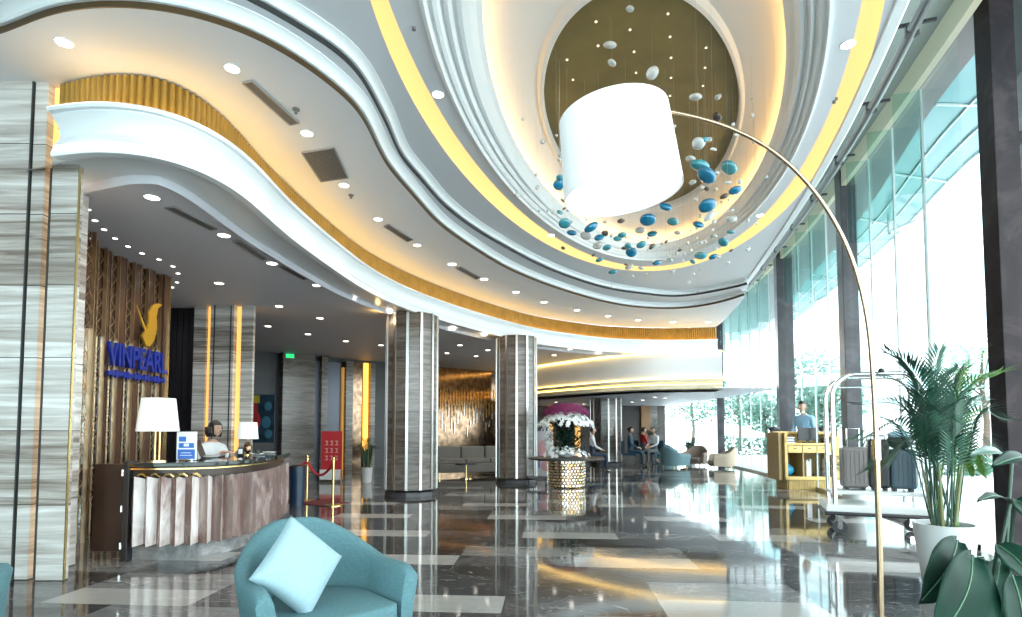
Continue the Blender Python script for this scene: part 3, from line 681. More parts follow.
p = Q(248, 455, 7.1); table_lamp('table_lamp', 'small white table lamp beyond the receptionist', (-3.33, 7.1, .937), .125, .105, .21, .20, 1)
# poster stand
p = Q(186.5, 457, 5.75); t = thing('poster_stand', 'upright blue and white notice on the desk beside the white lamp', 'notice stand', (p.x, 5.75, .937), .05)
b = MB(); b.box((0, 0, .15), (.20, .012, .29)); b.build('board', M_white, t, bevel=.003)
b = MB(); b.box((0, .03, .01), (.14, .09, .02)); b.build('foot', M_chrome, t, bevel=.003)
b = MB(); b.box((0, -.008, .065), (.17, .003, .10)); b.box((-.04, -.008, .22), (.07, .003, .05)); b.box((0, -.008, .155), (.15, .003, .05)); b.build('blue_print', mat('print_blue', (.03, .14, .50), .4), t)
b = MB(); b.box((0, -.0105, .16), (.05, .003, .03)); b.box((0, -.0105, .08), (.10, .003, .006)); b.box((0, -.0105, .055), (.12, .003, .006)); b.build('pale_print', mat('print_pale', (.70, .78, .85), .4), t)
# laptop, phone, small items
t = thing('laptop', 'open black laptop in front of the receptionist', 'laptop', (-3.47, 6.55, .937), 1.9)
b = MB(); b.box((0, 0, .008), (.30, .21, .016)); b.build('keyboard_base', M_black, t, bevel=.003)
b = MB(); b.add([(-.15, .10, .016), (.15, .10, .016), (.15, .17, .20), (-.15, .17, .20), (-.15, .11, .012), (.15, .11, .012), (.15, .18, .197), (-.15, .18, .197)], [(0,1,2,3),(4,7,6,5),(0,4,5,1),(1,5,6,2),(2,6,7,3),(3,7,4,0)]); b.build('screen', M_black, t)
t = thing('card_holder', 'small black and white card holder on the desk before the small lamp', 'card holder', (-3.27, 6.8, .937))
b = MB(); b.box((0, 0, .05), (.07, .02, .10)); b.build('holder', M_black, t, bevel=.003)
b = MB(); b.box((0, -.012, .055), (.05, .004, .06)); b.build('card', M_white, t)
for x, y, lab in ((-3.38, 6.35, 'small white dish on the desk beside the laptop'), (-3.16, 7.0, 'small dish with a dark cup near the small lamp'), (-3.25, 7.55, 'small white dish at the far end of the desk')):
    t = thing('dish', lab, 'dish', (x, y, .937))
    b = MB(); b.lathe([(.05, 0), (.085, .015), (.088, .02), (.05, .008)], n=24); b.build('plate', M_white, t, smooth=50)
    if 'cup' in lab: b = MB(); b.lathe([(.03, .01), (.035, .07), (.03, .07), (.026, .02)], n=16); b.build('cup', M_black, t, smooth=50)

# ================================================================== PEOPLE
def person(name, label, J, mats, loc, rz, hair, scale=1.0, group=None, seat=False):
    """J: joint name -> (x,y,z); figure faces -y. One skinned body with fingers and a shaped head."""
    t = thing(name, label, 'person', loc, rz); t.scale = (scale,)*3
    bm = bmesh.new(); sk = bm.verts.layers.skin.verify(); vid = {}; rad = {}
    def V_(k, p, r): vid[k] = bm.verts.new(p); rad[k] = r
    J = {k: Vector(v) for k, v in J.items()}
    R_ = dict(pelvis=(.15, .11), waist=(.125, .095), chest=(.155, .11), neck0=(.07, .06), neck1=(.052, .055), shL=(.065, .06), shR=(.065, .06), elL=(.042, .04), elR=(.042, .04), wrL=(.027, .023), wrR=(.027, .023), haL=(.038, .018), haR=(.038, .018),
              hipL=(.10, .10), hipR=(.10, .10), knL=(.062, .062), knR=(.062, .062), anL=(.04, .045), anR=(.04, .045), toL=(.04, .028), toR=(.04, .028))
    for k, p in J.items():
        if k in R_: V_(k, p, R_[k])
    E_ = [('pelvis', 'waist'), ('waist', 'chest'), ('chest', 'neck0'), ('neck0', 'neck1')]
    for s in 'LR': E_ += [('chest', 'sh'+s), ('sh'+s, 'el'+s), ('el'+s, 'wr'+s), ('wr'+s, 'ha'+s), ('pelvis', 'hip'+s), ('hip'+s, 'kn'+s), ('kn'+s, 'an'+s), ('an'+s, 'to'+s)]
    for a, c in E_: bm.edges.new((vid[a], vid[c]))
    for s in 'LR':       # four fingers and a thumb
        w_, h = J['wr'+s], J['ha'+s]; d = (h-w_).normalized(); side = d.cross(Vector((0, 0, 1)));
        if side.length < .3: side = Vector((0, 1, 0)) if s == 'L' else Vector((0, -1, 0))
        side.normalize(); dn = d.cross(side).normalized()
        if dn.z > 0: dn = -dn
        for q, ln in ((-1.5, .062), (-.5, .072), (.5, .068), (1.5, .052)):
            prev = vid['ha'+s]; base = h+side*q*.017+d*.012
            for n_, (f_, c_) in enumerate(((0, 0), (.55, .12), (1, .45))):
                key = (s, q, n_); V_(key, base+d*ln*f_+dn*ln*c_, (.0085, .0085)); bm.edges.new((prev, vid[key])); prev = vid[key]
        mid = (w_+h)/2; tsd = -side if s == 'L' else side; prev = vid['ha'+s]
        for n_, f_ in enumerate((.3, 1)):
            key = (s, 't', n_); V_(key, mid+tsd*(.03+.02*f_)+d*.045*f_, (.010, .010)); bm.edges.new((prev, vid[key])); prev = vid[key]
    me = bpy.data.meshes.new('body')
    for k, v in vid.items():
        v[sk].radius = rad[k]; v[sk].use_root = (k == 'pelvis')
    bm.to_mesh(me); bm.free(); tmp = bpy.data.objects.new('tmp_body', me); COL.objects.link(tmp)
    tmp.modifiers.new('s', 'SKIN'); m2 = tmp.modifiers.new('u', 'SUBSURF'); m2.levels = m2.render_levels = 1
    dg = bpy.context.evaluated_depsgraph_get(); bme = bpy.data.meshes.new_from_object(tmp.evaluated_get(dg)); bpy.data.objects.remove(tmp)
    # regions by nearest limb
    segs = [(J['pelvis'], J['waist'], 1), (J['waist'], J['chest'], 0), (J['chest'], J['neck0'], 0), (J['neck0'], J['neck1'], 2)]
    for s in 'LR': segs += [(J['chest'], J['sh'+s], 0), (J['sh'+s], J['el'+s], 0), (J['el'+s], J['wr'+s], mats[4] if len(mats) > 4 else 0), (J['wr'+s], J['ha'+s]+(J['ha'+s]-J['wr'+s])*1.5, 2), (J['pelvis'], J['hip'+s], 1), (J['hip'+s], J['kn'+s], 1), (J['kn'+s], J['an'+s], 1), (J['an'+s], J['to'+s], 3)]
    def near(p):
        best = (9, 0)
        for a, c, m in segs:
            ab = c-a; f_ = max(0, min(1, (p-a).dot(ab)/max(1e-9, ab.length_squared))); d = (p-a-ab*f_).length
            if d < best[0]: best = (d, m)
        return best[1]
    b = MB(); vs = [v.co.copy() for v in bme.vertices]
    for f_ in bme.polygons: pass
    b.v = [tuple(v) for v in vs]
    for f_ in bme.polygons: b.f.append(tuple(f_.vertices)); b.m.append(near(f_.center))
    # head: skull, jaw, nose, ears, brows, eyes, mouth
    hc = J['head']; hd = (J['look']-hc); yaw = math.atan2(hd.x, -hd.y); RR = Matrix.Rotation(yaw, 3, 'Z')
    o0 = len(b.v); b.ball(hc, (.073, .092, .105), 20, 14, 2, RR)
    for i in range(o0, len(b.v)):
        p = RR.inverted() @ (Vector(b.v[i])-hc)
        if p.z < 0: k = 1-.30*min(1, -p.z/.105); p.x *= k; p.y = p.y*(1-.12*min(1, -p.z/.105))-.008*min(1, -p.z/.1)
        if p.y < -.075 and abs(p.z) < .05: p.y = -.075-(abs(p.y)-.075)*.4
        b.v[i] = tuple(hc+RR @ p)
    def hb(off, r, mi): b.ball(hc+RR @ Vector(off), r, 8, 6, mi, RR)
    hb((0, -.092, -.018), (.011, .018, .022), 2); hb((-.073, .0, -.01), (.01, .018, .028), 2); hb((.073, .0, -.01), (.01, .018, .028), 2)
    for s in (-1, 1): hb((s*.028, -.079, .008), (.012, .006, .006), 3); hb((s*.028, -.080, .026), (.017, .005, .003), 3)
    hb((0, -.081, -.048), (.022, .006, .006), 4)
    body = b.build('body', [mats[0], mats[1], M_skin, M_black if len(mats) < 4 or mats[3] is None else mats[3], mat('lips', (.35, .10, .08), .5)], t)
    for p_ in body.data.polygons: p_.use_smooth = True
    b = MB(); o0 = 0
    b.ball(hc+Vector((0, 0, .008)), (.083, .103, .112), 22, 16, 0, RR); fs = []
    for f_ in b.f:
        cc = sum((Vector(b.v[i]) for i in f_), Vector())/len(f_); p = RR.inverted() @ (cc-hc)
        if hair == 'bob': keep = p.y > -.045 or p.z > .055
        else: keep = (p.z > .05) or (p.y > .0 and p.z > -.05)
        if keep: fs.append(f_)
    b.f = fs; b.m = [0]*len(fs)
    if hair == 'bob':
        for a_ in range(11):
            an = -PI*.12+a_*PI*1.24/10; q = hc+RR @ Vector((.078*math.cos(an), .02+.085*math.sin(an), 0)); b.tube([q+Vector((0, 0, .03)), q+Vector((0, 0, -.05)), q+RR @ Vector((-.008*math.cos(an), -.01, -.10))], [.024, .026, .012], 7)
    if hair == 'bun': b.ball(hc+RR @ Vector((0, .10, .04)), .04, 10, 8)
    ho = b.build('hair', mats[2], t)
    for p_ in ho.data.polygons: p_.use_smooth = True
    return t
def pose(stand=True, arms='down', lean=0.0, seat=.45):
    hz = .92 if stand else seat+.10
    J = dict(pelvis=(0, 0, hz), waist=(0, -.01-lean*.3, hz+.20), chest=(0, -lean*.7, hz+.40), neck0=(0, -lean, hz+.53), neck1=(0, -.01-lean*1.1, hz+.58), head=(0, -.03-lean*1.2, hz+.70), look=(0, -1, hz+.70))
    for s, k in (('L', 1), ('R', -1)):
        J['hip'+s] = (k*.09, 0, hz-.06)
        J['sh'+s] = (k*.185, -lean*.85, hz+.46)
        if stand: J['kn'+s] = (k*.10, -.01, .48); J['an'+s] = (k*.11, .02, .08); J['to'+s] = (k*.12, -.13, .035)
        else: J['kn'+s] = (k*.12, -.42, seat+.04); J['an'+s] = (k*.12, -.42, .08); J['to'+s] = (k*.13, -.56, .035)
        if arms == 'down': J['el'+s] = (k*.24, .01, hz+.18); J['wr'+s] = (k*.24, -.08, hz-.05); J['ha'+s] = (k*.235, -.11, hz-.12)
        elif arms == 'type': J['el'+s] = (k*.23, -.05-lean, hz+.20); J['wr'+s] = (k*.14, -.28-lean, hz+.24); J['ha'+s] = (k*.11, -.35-lean, hz+.25)
        else: J['el'+s] = (k*.23, -.06, hz+.20); J['wr'+s] = (k*.12, -.26, hz+.10); J['ha'+s] = (k*.08, -.32, hz+.08)
    return J
M_shirtw = mat('white_shirt', (.62, .64, .66), .7); M_navy = mat('navy_cloth', (.02, .03, .06), .7); M_shirtb = mat('pale_blue_shirt', (.30, .50, .68), .7)
M_dkteal = mat('dark_teal_cloth', (.015, .05, .08), .7); M_red = mat('red_cloth', (.5, .03, .03), .7); M_greycloth = mat('grey_cloth', (.10, .11, .12), .7)
rj = pose(False, 'type', .05, .50)
for k_ in ('wrL', 'wrR', 'haL', 'haR'): rj[k_] = (rj[k_][0], rj[k_][1], rj[k_][2]+.16)
rec = person('person', 'receptionist with black bobbed hair and white blouse behind the marble desk', rj, (M_shirtw, M_navy, M_hair, M_black), (Q(212, 430, 7.15).x-.03, 7.15, 0), math.radians(72), 'bob', .97)
st = thing('office_chair', 'black office chair the receptionist sits on', 'chair', (Q(212, 430, 7.15).x-.03, 7.15, 0), math.radians(72))
b = MB(); b.box((0, .0, .44), (.44, .42, .07)); b.build('seat', M_black, st, bevel=.02)
b = MB(); b.lathe([(.03, .06), (.03, .41)], n=12); b.build('post', M_chrome, st)
b = MB(); b.box((0, .23, .66), (.36, .04, .3)); b.box((0, .23, .48), (.05, .03, .16)); b.build('backrest', M_black, st, bevel=.01)
for k in range(5): a = 2*PI*k/5; b = MB(); b.tube([(0, 0, .08), (.26*math.cos(a), .26*math.sin(a), .05)], .015, 6); b.ball((.26*math.cos(a), .26*math.sin(a), .028), .028, 8, 6); b.build('leg', M_chrome, st)
# the concierge stands behind the gold desk, turned away
cx_ = Q(806, 430, 12.75).x
con = person('person', 'concierge in a pale blue shirt standing behind the gold desk', pose(True, 'hold', .03), (M_shirtb, M_navy, M_hair, M_black), (cx_-.05, 12.7, 0), math.radians(-62), 'short', 1.10)
# ================================================================== CONCIERGE DESK
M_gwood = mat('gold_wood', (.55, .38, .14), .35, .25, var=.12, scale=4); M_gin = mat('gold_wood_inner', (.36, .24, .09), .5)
Yd = 11.7; xa = Q(785, 430, Yd).x; xb = Q(838, 430, Yd).x; wd_ = xb-xa
ck = thing('concierge_desk', 'gold concierge desk with drawers and open shelf by the glass wall', 'desk', ((xa+xb)/2, Yd, 0), -.06)
w2 = wd_/2; dd = .62
b = MB(); b.box((-w2+.03, dd/2, .66), (.06, dd, .90)); b.build('side_panel', M_gwood, ck, bevel=.006)
b = MB(); b.box((w2-.08, dd/2, .66), (.16, dd, .90)); b.build('side_panel', M_gwood, ck, bevel=.006)
b = MB(); b.box((0, dd-.02, .66), (wd_-.1, .03, .88)); b.build('back_panel', M_gin, ck)
b = MB(); b.box((0, dd/2, .245), (wd_, dd, .07)); b.build('bottom_panel', M_gwood, ck, bevel=.006)
b = MB(); b.box((0, dd/2, .955), (wd_-.02, dd-.01, .04)); b.build('shelf_top', M_gwood, ck, bevel=.005)
for k in range(3):
    b = MB(); b.box((-w2+.06+(wd_-.22)*(k+.5)/3, .01, .85), ((wd_-.22)/3-.012, .03, .15)); d_ = b.build('drawer', M_gwood, ck, bevel=.004)
    b = MB(); b.box((-w2+.06+(wd_-.22)*(k+.5)/3, -.012, .87), (.05, .015, .015)); b.build('pull', M_black, d_)
b = MB(); b.box((-.17, dd/2, .53), (.03, dd-.05, .50)); b.build('divider', M_gin, ck)
b = MB(); b.box((0, dd/2+.05, .105), (wd_-.14, dd-.06, .21))
for k in range(30): b.box((-w2+.10+k*(wd_-.2)/29, .05, .105), (.018, .02, .20))
b.build('fluted_plinth', M_gwood, ck)
b = MB(); b.box((0, dd-.06, 1.19), (wd_+.1, .16, .06)); b.box((-w2+.03, dd/2, 1.09), (.06, dd, .20)); b.box((w2-.0, dd-.12, 1.06), (.16, .3, .22)); b.box((0, dd-.01, 1.07), (wd_, .04, .2)); b.build('upper_counter', M_gwood, ck, bevel=.005)
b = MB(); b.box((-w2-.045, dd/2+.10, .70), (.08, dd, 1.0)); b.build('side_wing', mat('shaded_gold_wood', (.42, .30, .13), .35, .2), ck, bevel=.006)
def at_desk(x, y, z): 
    p = Matrix.Rotation(-.06, 3, 'Z') @ Vector((x, y, z)); return ((xa+xb)/2+p.x, Yd+p.y, p.z)
t = thing('monitor', 'black monitor seen from behind on the gold desk', 'monitor', at_desk(.02, .22, .977), -.06)
b = MB(); b.box((0, 0, .19), (.42, .04, .27)); b.build('screen', M_black, t, bevel=.01)
b = MB(); b.box((0, .0, .04), (.05, .03, .08)); b.box((0, 0, .008), (.2, .14, .016)); b.build('foot', M_black, t, bevel=.003)
for x, lab, m in ((-.42, 'stack of white papers at the left of the gold desk', M_white),):
    b = MB()
    for k in range(5): b.box((random.uniform(-.01, .01), 0, .008+k*.026), (.22, .28, .022), random.uniform(-.05, .05), mi=k % 2)
    tag(b.build('paper_stack', [M_white, mat('folder_blue', (.10, .14, .30), .5)], loc=at_desk(x, .25, .977)), lab, 'paper')
t = thing('telephone', 'black telephone at the right of the gold desk', 'telephone', at_desk(.42, .22, .977), .2)
b = MB(); b.box((0, 0, .03), (.2, .2, .06), top=.85); b.build('base', M_black, t, bevel=.01)
b = MB(); b.tube([(-.07, -.09, .085), (-.07, -.05, .10), (-.07, .05, .10), (-.07, .09, .085)], [.026, .018, .018, .026], 8); b.build('handset', M_black, t, smooth=60)
for x, y, z, h_, lab in ((-.55, .52, 1.22, .10, 'dark stapler box on the left end of the gold counter'), (.5, .5, 1.22, .12, 'black folded bag on the right end of the gold counter')):
    b = MB(); b.ball((0, 0, h_/2), (.13, .07, h_/2), 14, 8); b.box((.02, 0, h_*.35), (.2, .1, h_*.7)); tag(b.build('counter_item', M_black, loc=at_desk(x, y, z)), lab, 'bag' if 'bag' in lab else 'box')
t = thing('blue_bag', 'bright blue bag on the open shelf of the gold desk', 'bag', at_desk(-.42, .25, .282))
b = MB(); b.ball((0, 0, .12), (.15, .12, .12), 16, 10); b.build('bag_body', mat('bag_blue', (.02, .30, .52), .5), t, smooth=60)
b = MB(); b.tube([(-.06, 0, .22), (-.05, 0, .30), (.05, 0, .30), (.06, 0, .22)], .01, 6); b.build('bag_handle', mat('bag_blue', (.02, .30, .52)), t)
b = MB()
for k, (x, h_) in enumerate(((0, .34), (.035, .30), (.07, .36))): b.box((x, 0, h_/2), (.028, .22, h_))
tag(b.build('binder', M_white, loc=at_desk(-.05, .25, .282)), 'white binders standing on the open shelf of the gold desk', 'binder')
b = MB(); b.tube([(-.18, 0, .02), (-.05, .03, .05), (.08, -.03, .03), (.2, .02, .03)], .025, 8); tag(b.build('coiled_cable', M_black, loc=at_desk(.28, .2, .285)), 'dark cable bundle lying on the open shelf of the gold desk', 'cable')
# ================================================================== LUGGAGE CART
YC = 6.9; tc_ = Q(873, 430, YC); CR = math.radians(-22); lc = thing('luggage_cart', 'chrome birdcage luggage cart with white deck', 'luggage cart', (tc_.x, YC, 0), CR)
lx, ly = .52, .28
b = MB(); b.box((0, 0, .31), (lx*2+.10, ly*2+.08, .09)); b.build('deck', mat('white_enamel', (.72, .74, .74), .25), lc, bevel=.02)
b = MB(); b.box((0, 0, .25), (lx*2+.14, ly*2+.12, .045)); b.build('bumper', M_black, lc, bevel=.02)
b = MB(); b.box((0, .12, .48), (lx*2-.06, ly*2-.2, .05)); b.build('upper_deck', mat('white_enamel', (.72, .74, .74), .25), lc, bevel=.015)
for y in (-ly, ly):
    hoop = [(-lx+.05, y, .33), (-lx+.05, y, 1.66)]+[(-lx+.05+.26-.26*math.cos(a), y, 1.66+.26*math.sin(a)) for a in [PI/2*k/8 for k in range(1, 9)]]+[(lx-.31+.26*math.sin(a), y, 1.66+.26*math.cos(a)) for a in [PI/2*k/8 for k in range(0, 9)]]+[(lx-.05, y, .33)]
    b = MB(); b.tube(hoop, .026, 12); b.build('hoop', M_chrome, lc, smooth=60)
for x in (-lx+.18, lx-.18): b = MB(); b.tube([(x, -ly, 1.89), (x, ly, 1.89)], .02, 10); b.build('top_bar', M_chrome, lc, smooth=60)
for x in (-lx+.05, lx-.05): b = MB(); b.tube([(x, -ly, .95), (x, ly, .95)], .016, 10); b.build('end_bar', M_chrome, lc, smooth=60)
for k in range(5): b = MB(); y = -ly+.1+.1*k; b.tube([(lx-.02, y, .36), (lx-.02, y, .92)], .009, 8); b.build('end_rod', M_chrome, lc, smooth=60)
b = MB(); b.ball((0.05, -ly, 1.95), .035, 12, 8); b.build('finial', M_black, lc, smooth=60)
b = MB(); b.tube([(-lx+.1, 0, 1.78), (lx-.1, 0, 1.78)], .014, 8); b.build('hanging_rail', M_chrome, lc, smooth=60)
for sx in (-1, 1):
    for sy in (-1, 1):
        b = MB(); b.lathe([(.05, -.02), (.078, -.02), (.082, 0), (.078, .02), (.05, .02)], n=24)
        b.v = [(sx*(lx-.10)+x, sy*(ly-.04)+z, .082+y) for x, y, z in b.v]; o = b.build('caster', M_black, lc, smooth=40)
        b = MB(); b.lathe([(.01, -.022), (.028, -.022), (.028, .022), (.01, .022)], n=16); b.v = [(sx*(lx-.10)+x, sy*(ly-.04)+z, .082+y) for x, y, z in b.v]; b.build('hub', M_chrome, o)
        b = MB(); b.box((sx*(lx-.10), sy*(ly-.04)-.035, .15), (.05, .008, .14)); b.box((sx*(lx-.10), sy*(ly-.04)+.035, .15), (.05, .008, .14)); b.box((sx*(lx-.10), sy*(ly-.04), .222), (.09, .09, .015)); b.build('fork', M_chrome, o)
def suitcase(lab, x, y, z, w, d, h, m, rz, handle):
    c = Matrix.Rotation(CR, 3, 'Z') @ Vector((x, y, z)); t = thing('suitcase', lab, 'suitcase', (tc_.x+c.x, YC+c.y, c.z), CR+rz)
    b = MB(); b.box((0, 0, h/2+.03), (w, d, h)); b.build('shell', m, t, bevel=.035, seg=3)
    b = MB()
    for k in range(5): b.box((-w*.34+k*w*.17, -d/2-.004, h/2+.03), (.014, .012, h*.8))
    b.build('ridge', m, t)
    for sx in (-1, 1): b = MB(); b.box((sx*(w/2-.05), 0, .018), (.04, d*.7, .035)); b.build('wheel', M_black, t, bevel=.006)
    b = MB(); b.tube([(-.07, 0, h+.02), (-.07, 0, h+handle), (.07, 0, h+handle), (.07, 0, h+.02)], .011, 8); b.build('handle', M_chrome if handle > .1 else M_black, t)
    return t
suitcase('grey brown hard suitcase with raised silver handle on the cart', -.20, .12, .507, .28, .22, .50, mat('suitcase_taupe', (.17, .15, .145), .3), .05, .26)
suitcase('tall black suitcase in the middle of the cart', .07, .13, .507, .22, .24, .60, M_black, -.1, .07)
suitcase('blue black suitcase at the glass end of the cart', .31, .12, .507, .27, .24, .48, mat('suitcase_blue', (.03, .07, .10), .35), -.05, .28)
t = thing('duffel_bag', 'dark soft bag with pale blue cloth piled on the blue black suitcase', 'bag', (tc_.x+.31, YC-.02, 1.02))
b = MB(); b.ball((0, 0, .09), (.15, .12, .10), 16, 10); b.build('bag_body', M_black, t, smooth=60)
b = MB(); b.ball((-.02, -.02, .17), (.13, .11, .05), 14, 8); b.build('folded_cloth', mat('pale_blue_cloth', (.35, .55, .65), .8), t, smooth=60)

# ================================================================== ARC LAMP
Ya = 2.45
al = thing('arc_floor_lamp', 'brass arc floor lamp with a big white drum shade overhead', 'floor lamp', (Q(881, 617, Ya).x, Ya, 0))
ox = al.location.x
path = [(881, 617), (880, 560), (878, 500), (876, 440), (873, 380), (868, 325), (858, 278), (843, 238), (822, 202), (796, 171), (765, 146), (732, 129), (702, 119), (672, 112)]
pts = [Q(x, y, Ya) for x, y in path]; pts = [Vector((pts[0].x+.005, Ya, .03)), Vector((pts[0].x+.004, Ya, .25))]+pts
sm = cat_rom(pts, 80); sm = [Vector((p.x-ox, p.y-Ya, p.z)) for p in sm]
joint = min(range(80), key=lambda i: abs(sm[i].z-1.17))
b = MB(); b.tube(sm[:joint+1], [.012]*(joint+1), 14); b.build('lower_pole', mat('aged_brass', (.50, .36, .24), .25, 1), al, smooth=60)
b = MB(); b.tube([sm[joint]+Vector((0, 0, -.04)), sm[joint]+Vector((0, 0, .05))], .017, 14); b.build('joint', M_brass, al, smooth=60)
b = MB(); b.tube(sm[joint:], [.010-.002*k/(80-joint) for k in range(80-joint)], 14); b.build('arc_pole', mat('aged_brass', (.50, .36, .24)), al, smooth=60)
b = MB(); b.lathe([(.17, 0), (.17, .025), (.15, .035), (.02, .035)], n=40); b.build('base', M_darkstone, al, smooth=40)
# shade, tilted a little
top = Q(613, 117, Ya); bot = Q(623, 194, Ya); ax = (top-bot).normalized(); hS = (top-bot).length
Rm = Vector((0, 0, 1)).rotation_difference(ax).to_matrix()
rT, rB = .243, .262
def shade(r0, r1):
    vs = []; n = 64
    for r, h_ in ((r0, 0), (r1, hS)):
        for k in range(n): a = 2*PI*k/n; vs.append(bot+Rm @ Vector((r*math.cos(a), r*math.sin(a), h_))-Vector((ox, Ya, 0)))
    return vs, [(k, (k+1) % n, n+(k+1) % n, n+k) for k in range(n)]
M_shade = mat('white_drum_fabric', (.85, .85, .85), .8, emit=(1, .99, .97), es=.12)
b = MB(); b.add(*shade(rB, rT)); b.add(*shade(rB-.006, rT-.006)); sh_ = b.build('lamp_shade', M_shade, al, smooth=60)
b = MB(); vs, _ = shade(rB-.008, rB-.008); b.add(vs[:64], [tuple(range(64))]); b.v = [tuple(Vector(v)+Vector(ax)*.025) for v in b.v]; b.build('diffuser', mat('lit_diffuser', (.9, .9, .9), .6, emit=(1, 1, 1), es=1.1), al)
b = MB(); tc0 = top-Vector((ox, Ya, 0)); b.tube([sm[-1], tc0+Vector((.02, 0, -.02)), tc0+Vector((0, 0, -.06))], .006, 8)
for k in range(3): a = 2*PI*k/3; b.tube([tc0+Vector((0, 0, -.05)), tc0+Rm @ Vector((rT*.98*math.cos(a), rT*.98*math.sin(a), -.05))], .004, 6)
b.build('shade_spider', M_brass, al)

# ================================================================== TUB CHAIRS
def tub_chair(name, label, fabric, loc, rz, group=None, legm=None):
    t = thing(name, label, 'armchair', loc, rz, group)
    n = 56; path = []
    for i in range(n+1):
        s = -1+2*i/n; L1 = .33; L2 = .38*PI/2; tot = L1+L2; d = abs(s)*tot; sg_ = 1 if s > 0 else -1
        if d < L2: a = d/.38; x, y, nx, ny = .38*math.sin(a), .04+.38*math.cos(a), math.sin(a), math.cos(a)
        else: x, y, nx, ny = .38+.012*(d-L2)/L1, .04-(d-L2), 1, 0
        q = min(1, max(0, (d-.06)/(tot-.36))); q = q*q*(3-2*q); h = .82-.27*q
        if d > tot-.10: h -= .04*((d-(tot-.10))/.10)**2
        path.append((x*sg_, y, nx*sg_, ny, h))
    vs = []; K = 10
    for x, y, nx, ny, h in path:
        fl = .025
        for o, z in ((.035, .10), (.045, .30), (.050+fl*.5, h-.14), (.052+fl, h-.035), (.035+fl, h-.006), (fl, h), (-.025+fl, h-.010), (-.04+fl, h-.045), (-.045+fl*.4, h-.16), (-.04, .12)):
            vs.append((x+nx*o, y+ny*o, z))
    fs = []
    for i in range(n):
        for k in range(K): fs.append((i*K+k, (i+1)*K+k, (i+1)*K+(k+1) % K, i*K+(k+1) % K))
    fs += [tuple(range(K)), tuple(n*K+k for k in range(K))[::-1]]
    b = MB(); b.add(vs, fs); b.build('curved_back', fabric, t, smooth=60, bevel=.0)
    # rounded seat
    def D(r, s=1.0):
        out = []
        for k in range(33):
            a = PI*k/32; out.append((r*math.cos(a), .03+r*math.sin(a)))
        return out+[(-r, -.30), (-r+.05, -.36), (r-.05, -.36), (r, -.30)]
    b = MB(); b.prism(D(.325), .18, .335); b.build('seat_cushion', fabric, t, bevel=.03, seg=3, smooth=50)
    b = MB(); b.prism(D(.335), .10, .175); b.build('seat_frame', fabric, t, bevel=.01)
    for sx, sy in ((-.28, -.26), (.28, -.26), (-.24, .28), (.24, .28)):
        b = MB(); b.tube([(sx, sy, .105), (sx*1.08, sy*1.08, 0)], [.02, .013], 10); b.build('leg', legm or M_brass, t, smooth=60)
    return t
ch = tub_chair('armchair', 'teal tub armchair holding the light blue cushion', M_teal, (-1.06, 3.20, 0), math.radians(42)); ch.scale = (.96, .96, .86)
ch2 = copy_tree(ch); ch2.location = (-2.43, 2.05, 0); ch2.rotation_euler.z = math.radians(-60); ch2['label'] = 'second teal armchair, only its arm showing at the bottom left corner'
def pillow(name, label, m, w, h, th, loc, rot):
    b = MB(); n = 22; vs = []; fs = []
    for side in (1, -1):
        o = len(vs)
        for i in range(n+1):
            for j in range(n+1):
                u, v = -1+2*i/n, -1+2*j/n
                pin = 1-.05*(1-abs(u)**2)*abs(v)**3; pin2 = 1-.05*(1-abs(v)**2)*abs(u)**3
                z = th*side*((1-u**4)*(1-v**4))**.55*(1+.05*math.sin(5*u+2*v))
                vs.append((u*w*pin2, v*h*pin, z))
        for i in range(n):
            for j in range(n):
                q = (o+i*(n+1)+j, o+(i+1)*(n+1)+j, o+(i+1)*(n+1)+j+1, o+i*(n+1)+j+1); fs.append(q if side > 0 else q[::-1])
    b.add(vs, fs); o = b.build(name, m, smooth=80)
    bm = bmesh.new(); bm.from_mesh(o.data); bmesh.ops.remove_doubles(bm, verts=bm.verts, dist=.0005); bm.to_mesh(o.data); bm.free()
    o.location = loc; o.rotation_euler = rot; return tag(o, label, 'cushion')
pc_ = Q(299, 567, 3.08)
pillow('cushion', 'light blue square cushion tilted on its corner in the teal armchair', M_pillow, .20, .205, .075, (pc_.x, pc_.y, pc_.z), (math.radians(66), math.radians(42), math.radians(38)))

# ================================================================== LOUNGE
M_beige = mat('beige_fabric', (.42, .34, .26), .8); M_gsofa = mat('taupe_sofa', (.14, .125, .11), .8); M_greyteal = mat('grey_teal_fabric', (.14, .24, .27), .8)
def place(src, px, Y, rz, lab, mat_=None):
    c = copy_tree(src); c.location = (Q(px, 430, Y).x, Y, 0); c.rotation_euler.z = rz; c['label'] = lab
    if mat_:
        for k in c.children:
            if not k.name.startswith('leg'):
                k.data = k.data.copy(); k.data.materials[0] = mat_
    return c
place(ch, 720, 18.3, math.radians(-100), 'beige tub armchair beside the far dark column', M_beige)
place(ch, 694, 19.6, math.radians(-40), 'brown beige tub armchair left of the one by the column', mat('brown_fabric', (.20, .15, .12), .8))
place(ch, 674, 18.6, math.radians(120), 'grey teal tub armchair seen from behind in the lounge', M_greyteal)
place(ch, 665, 23.0, math.radians(150), 'grey teal tub armchair deeper in the lounge', M_greyteal)
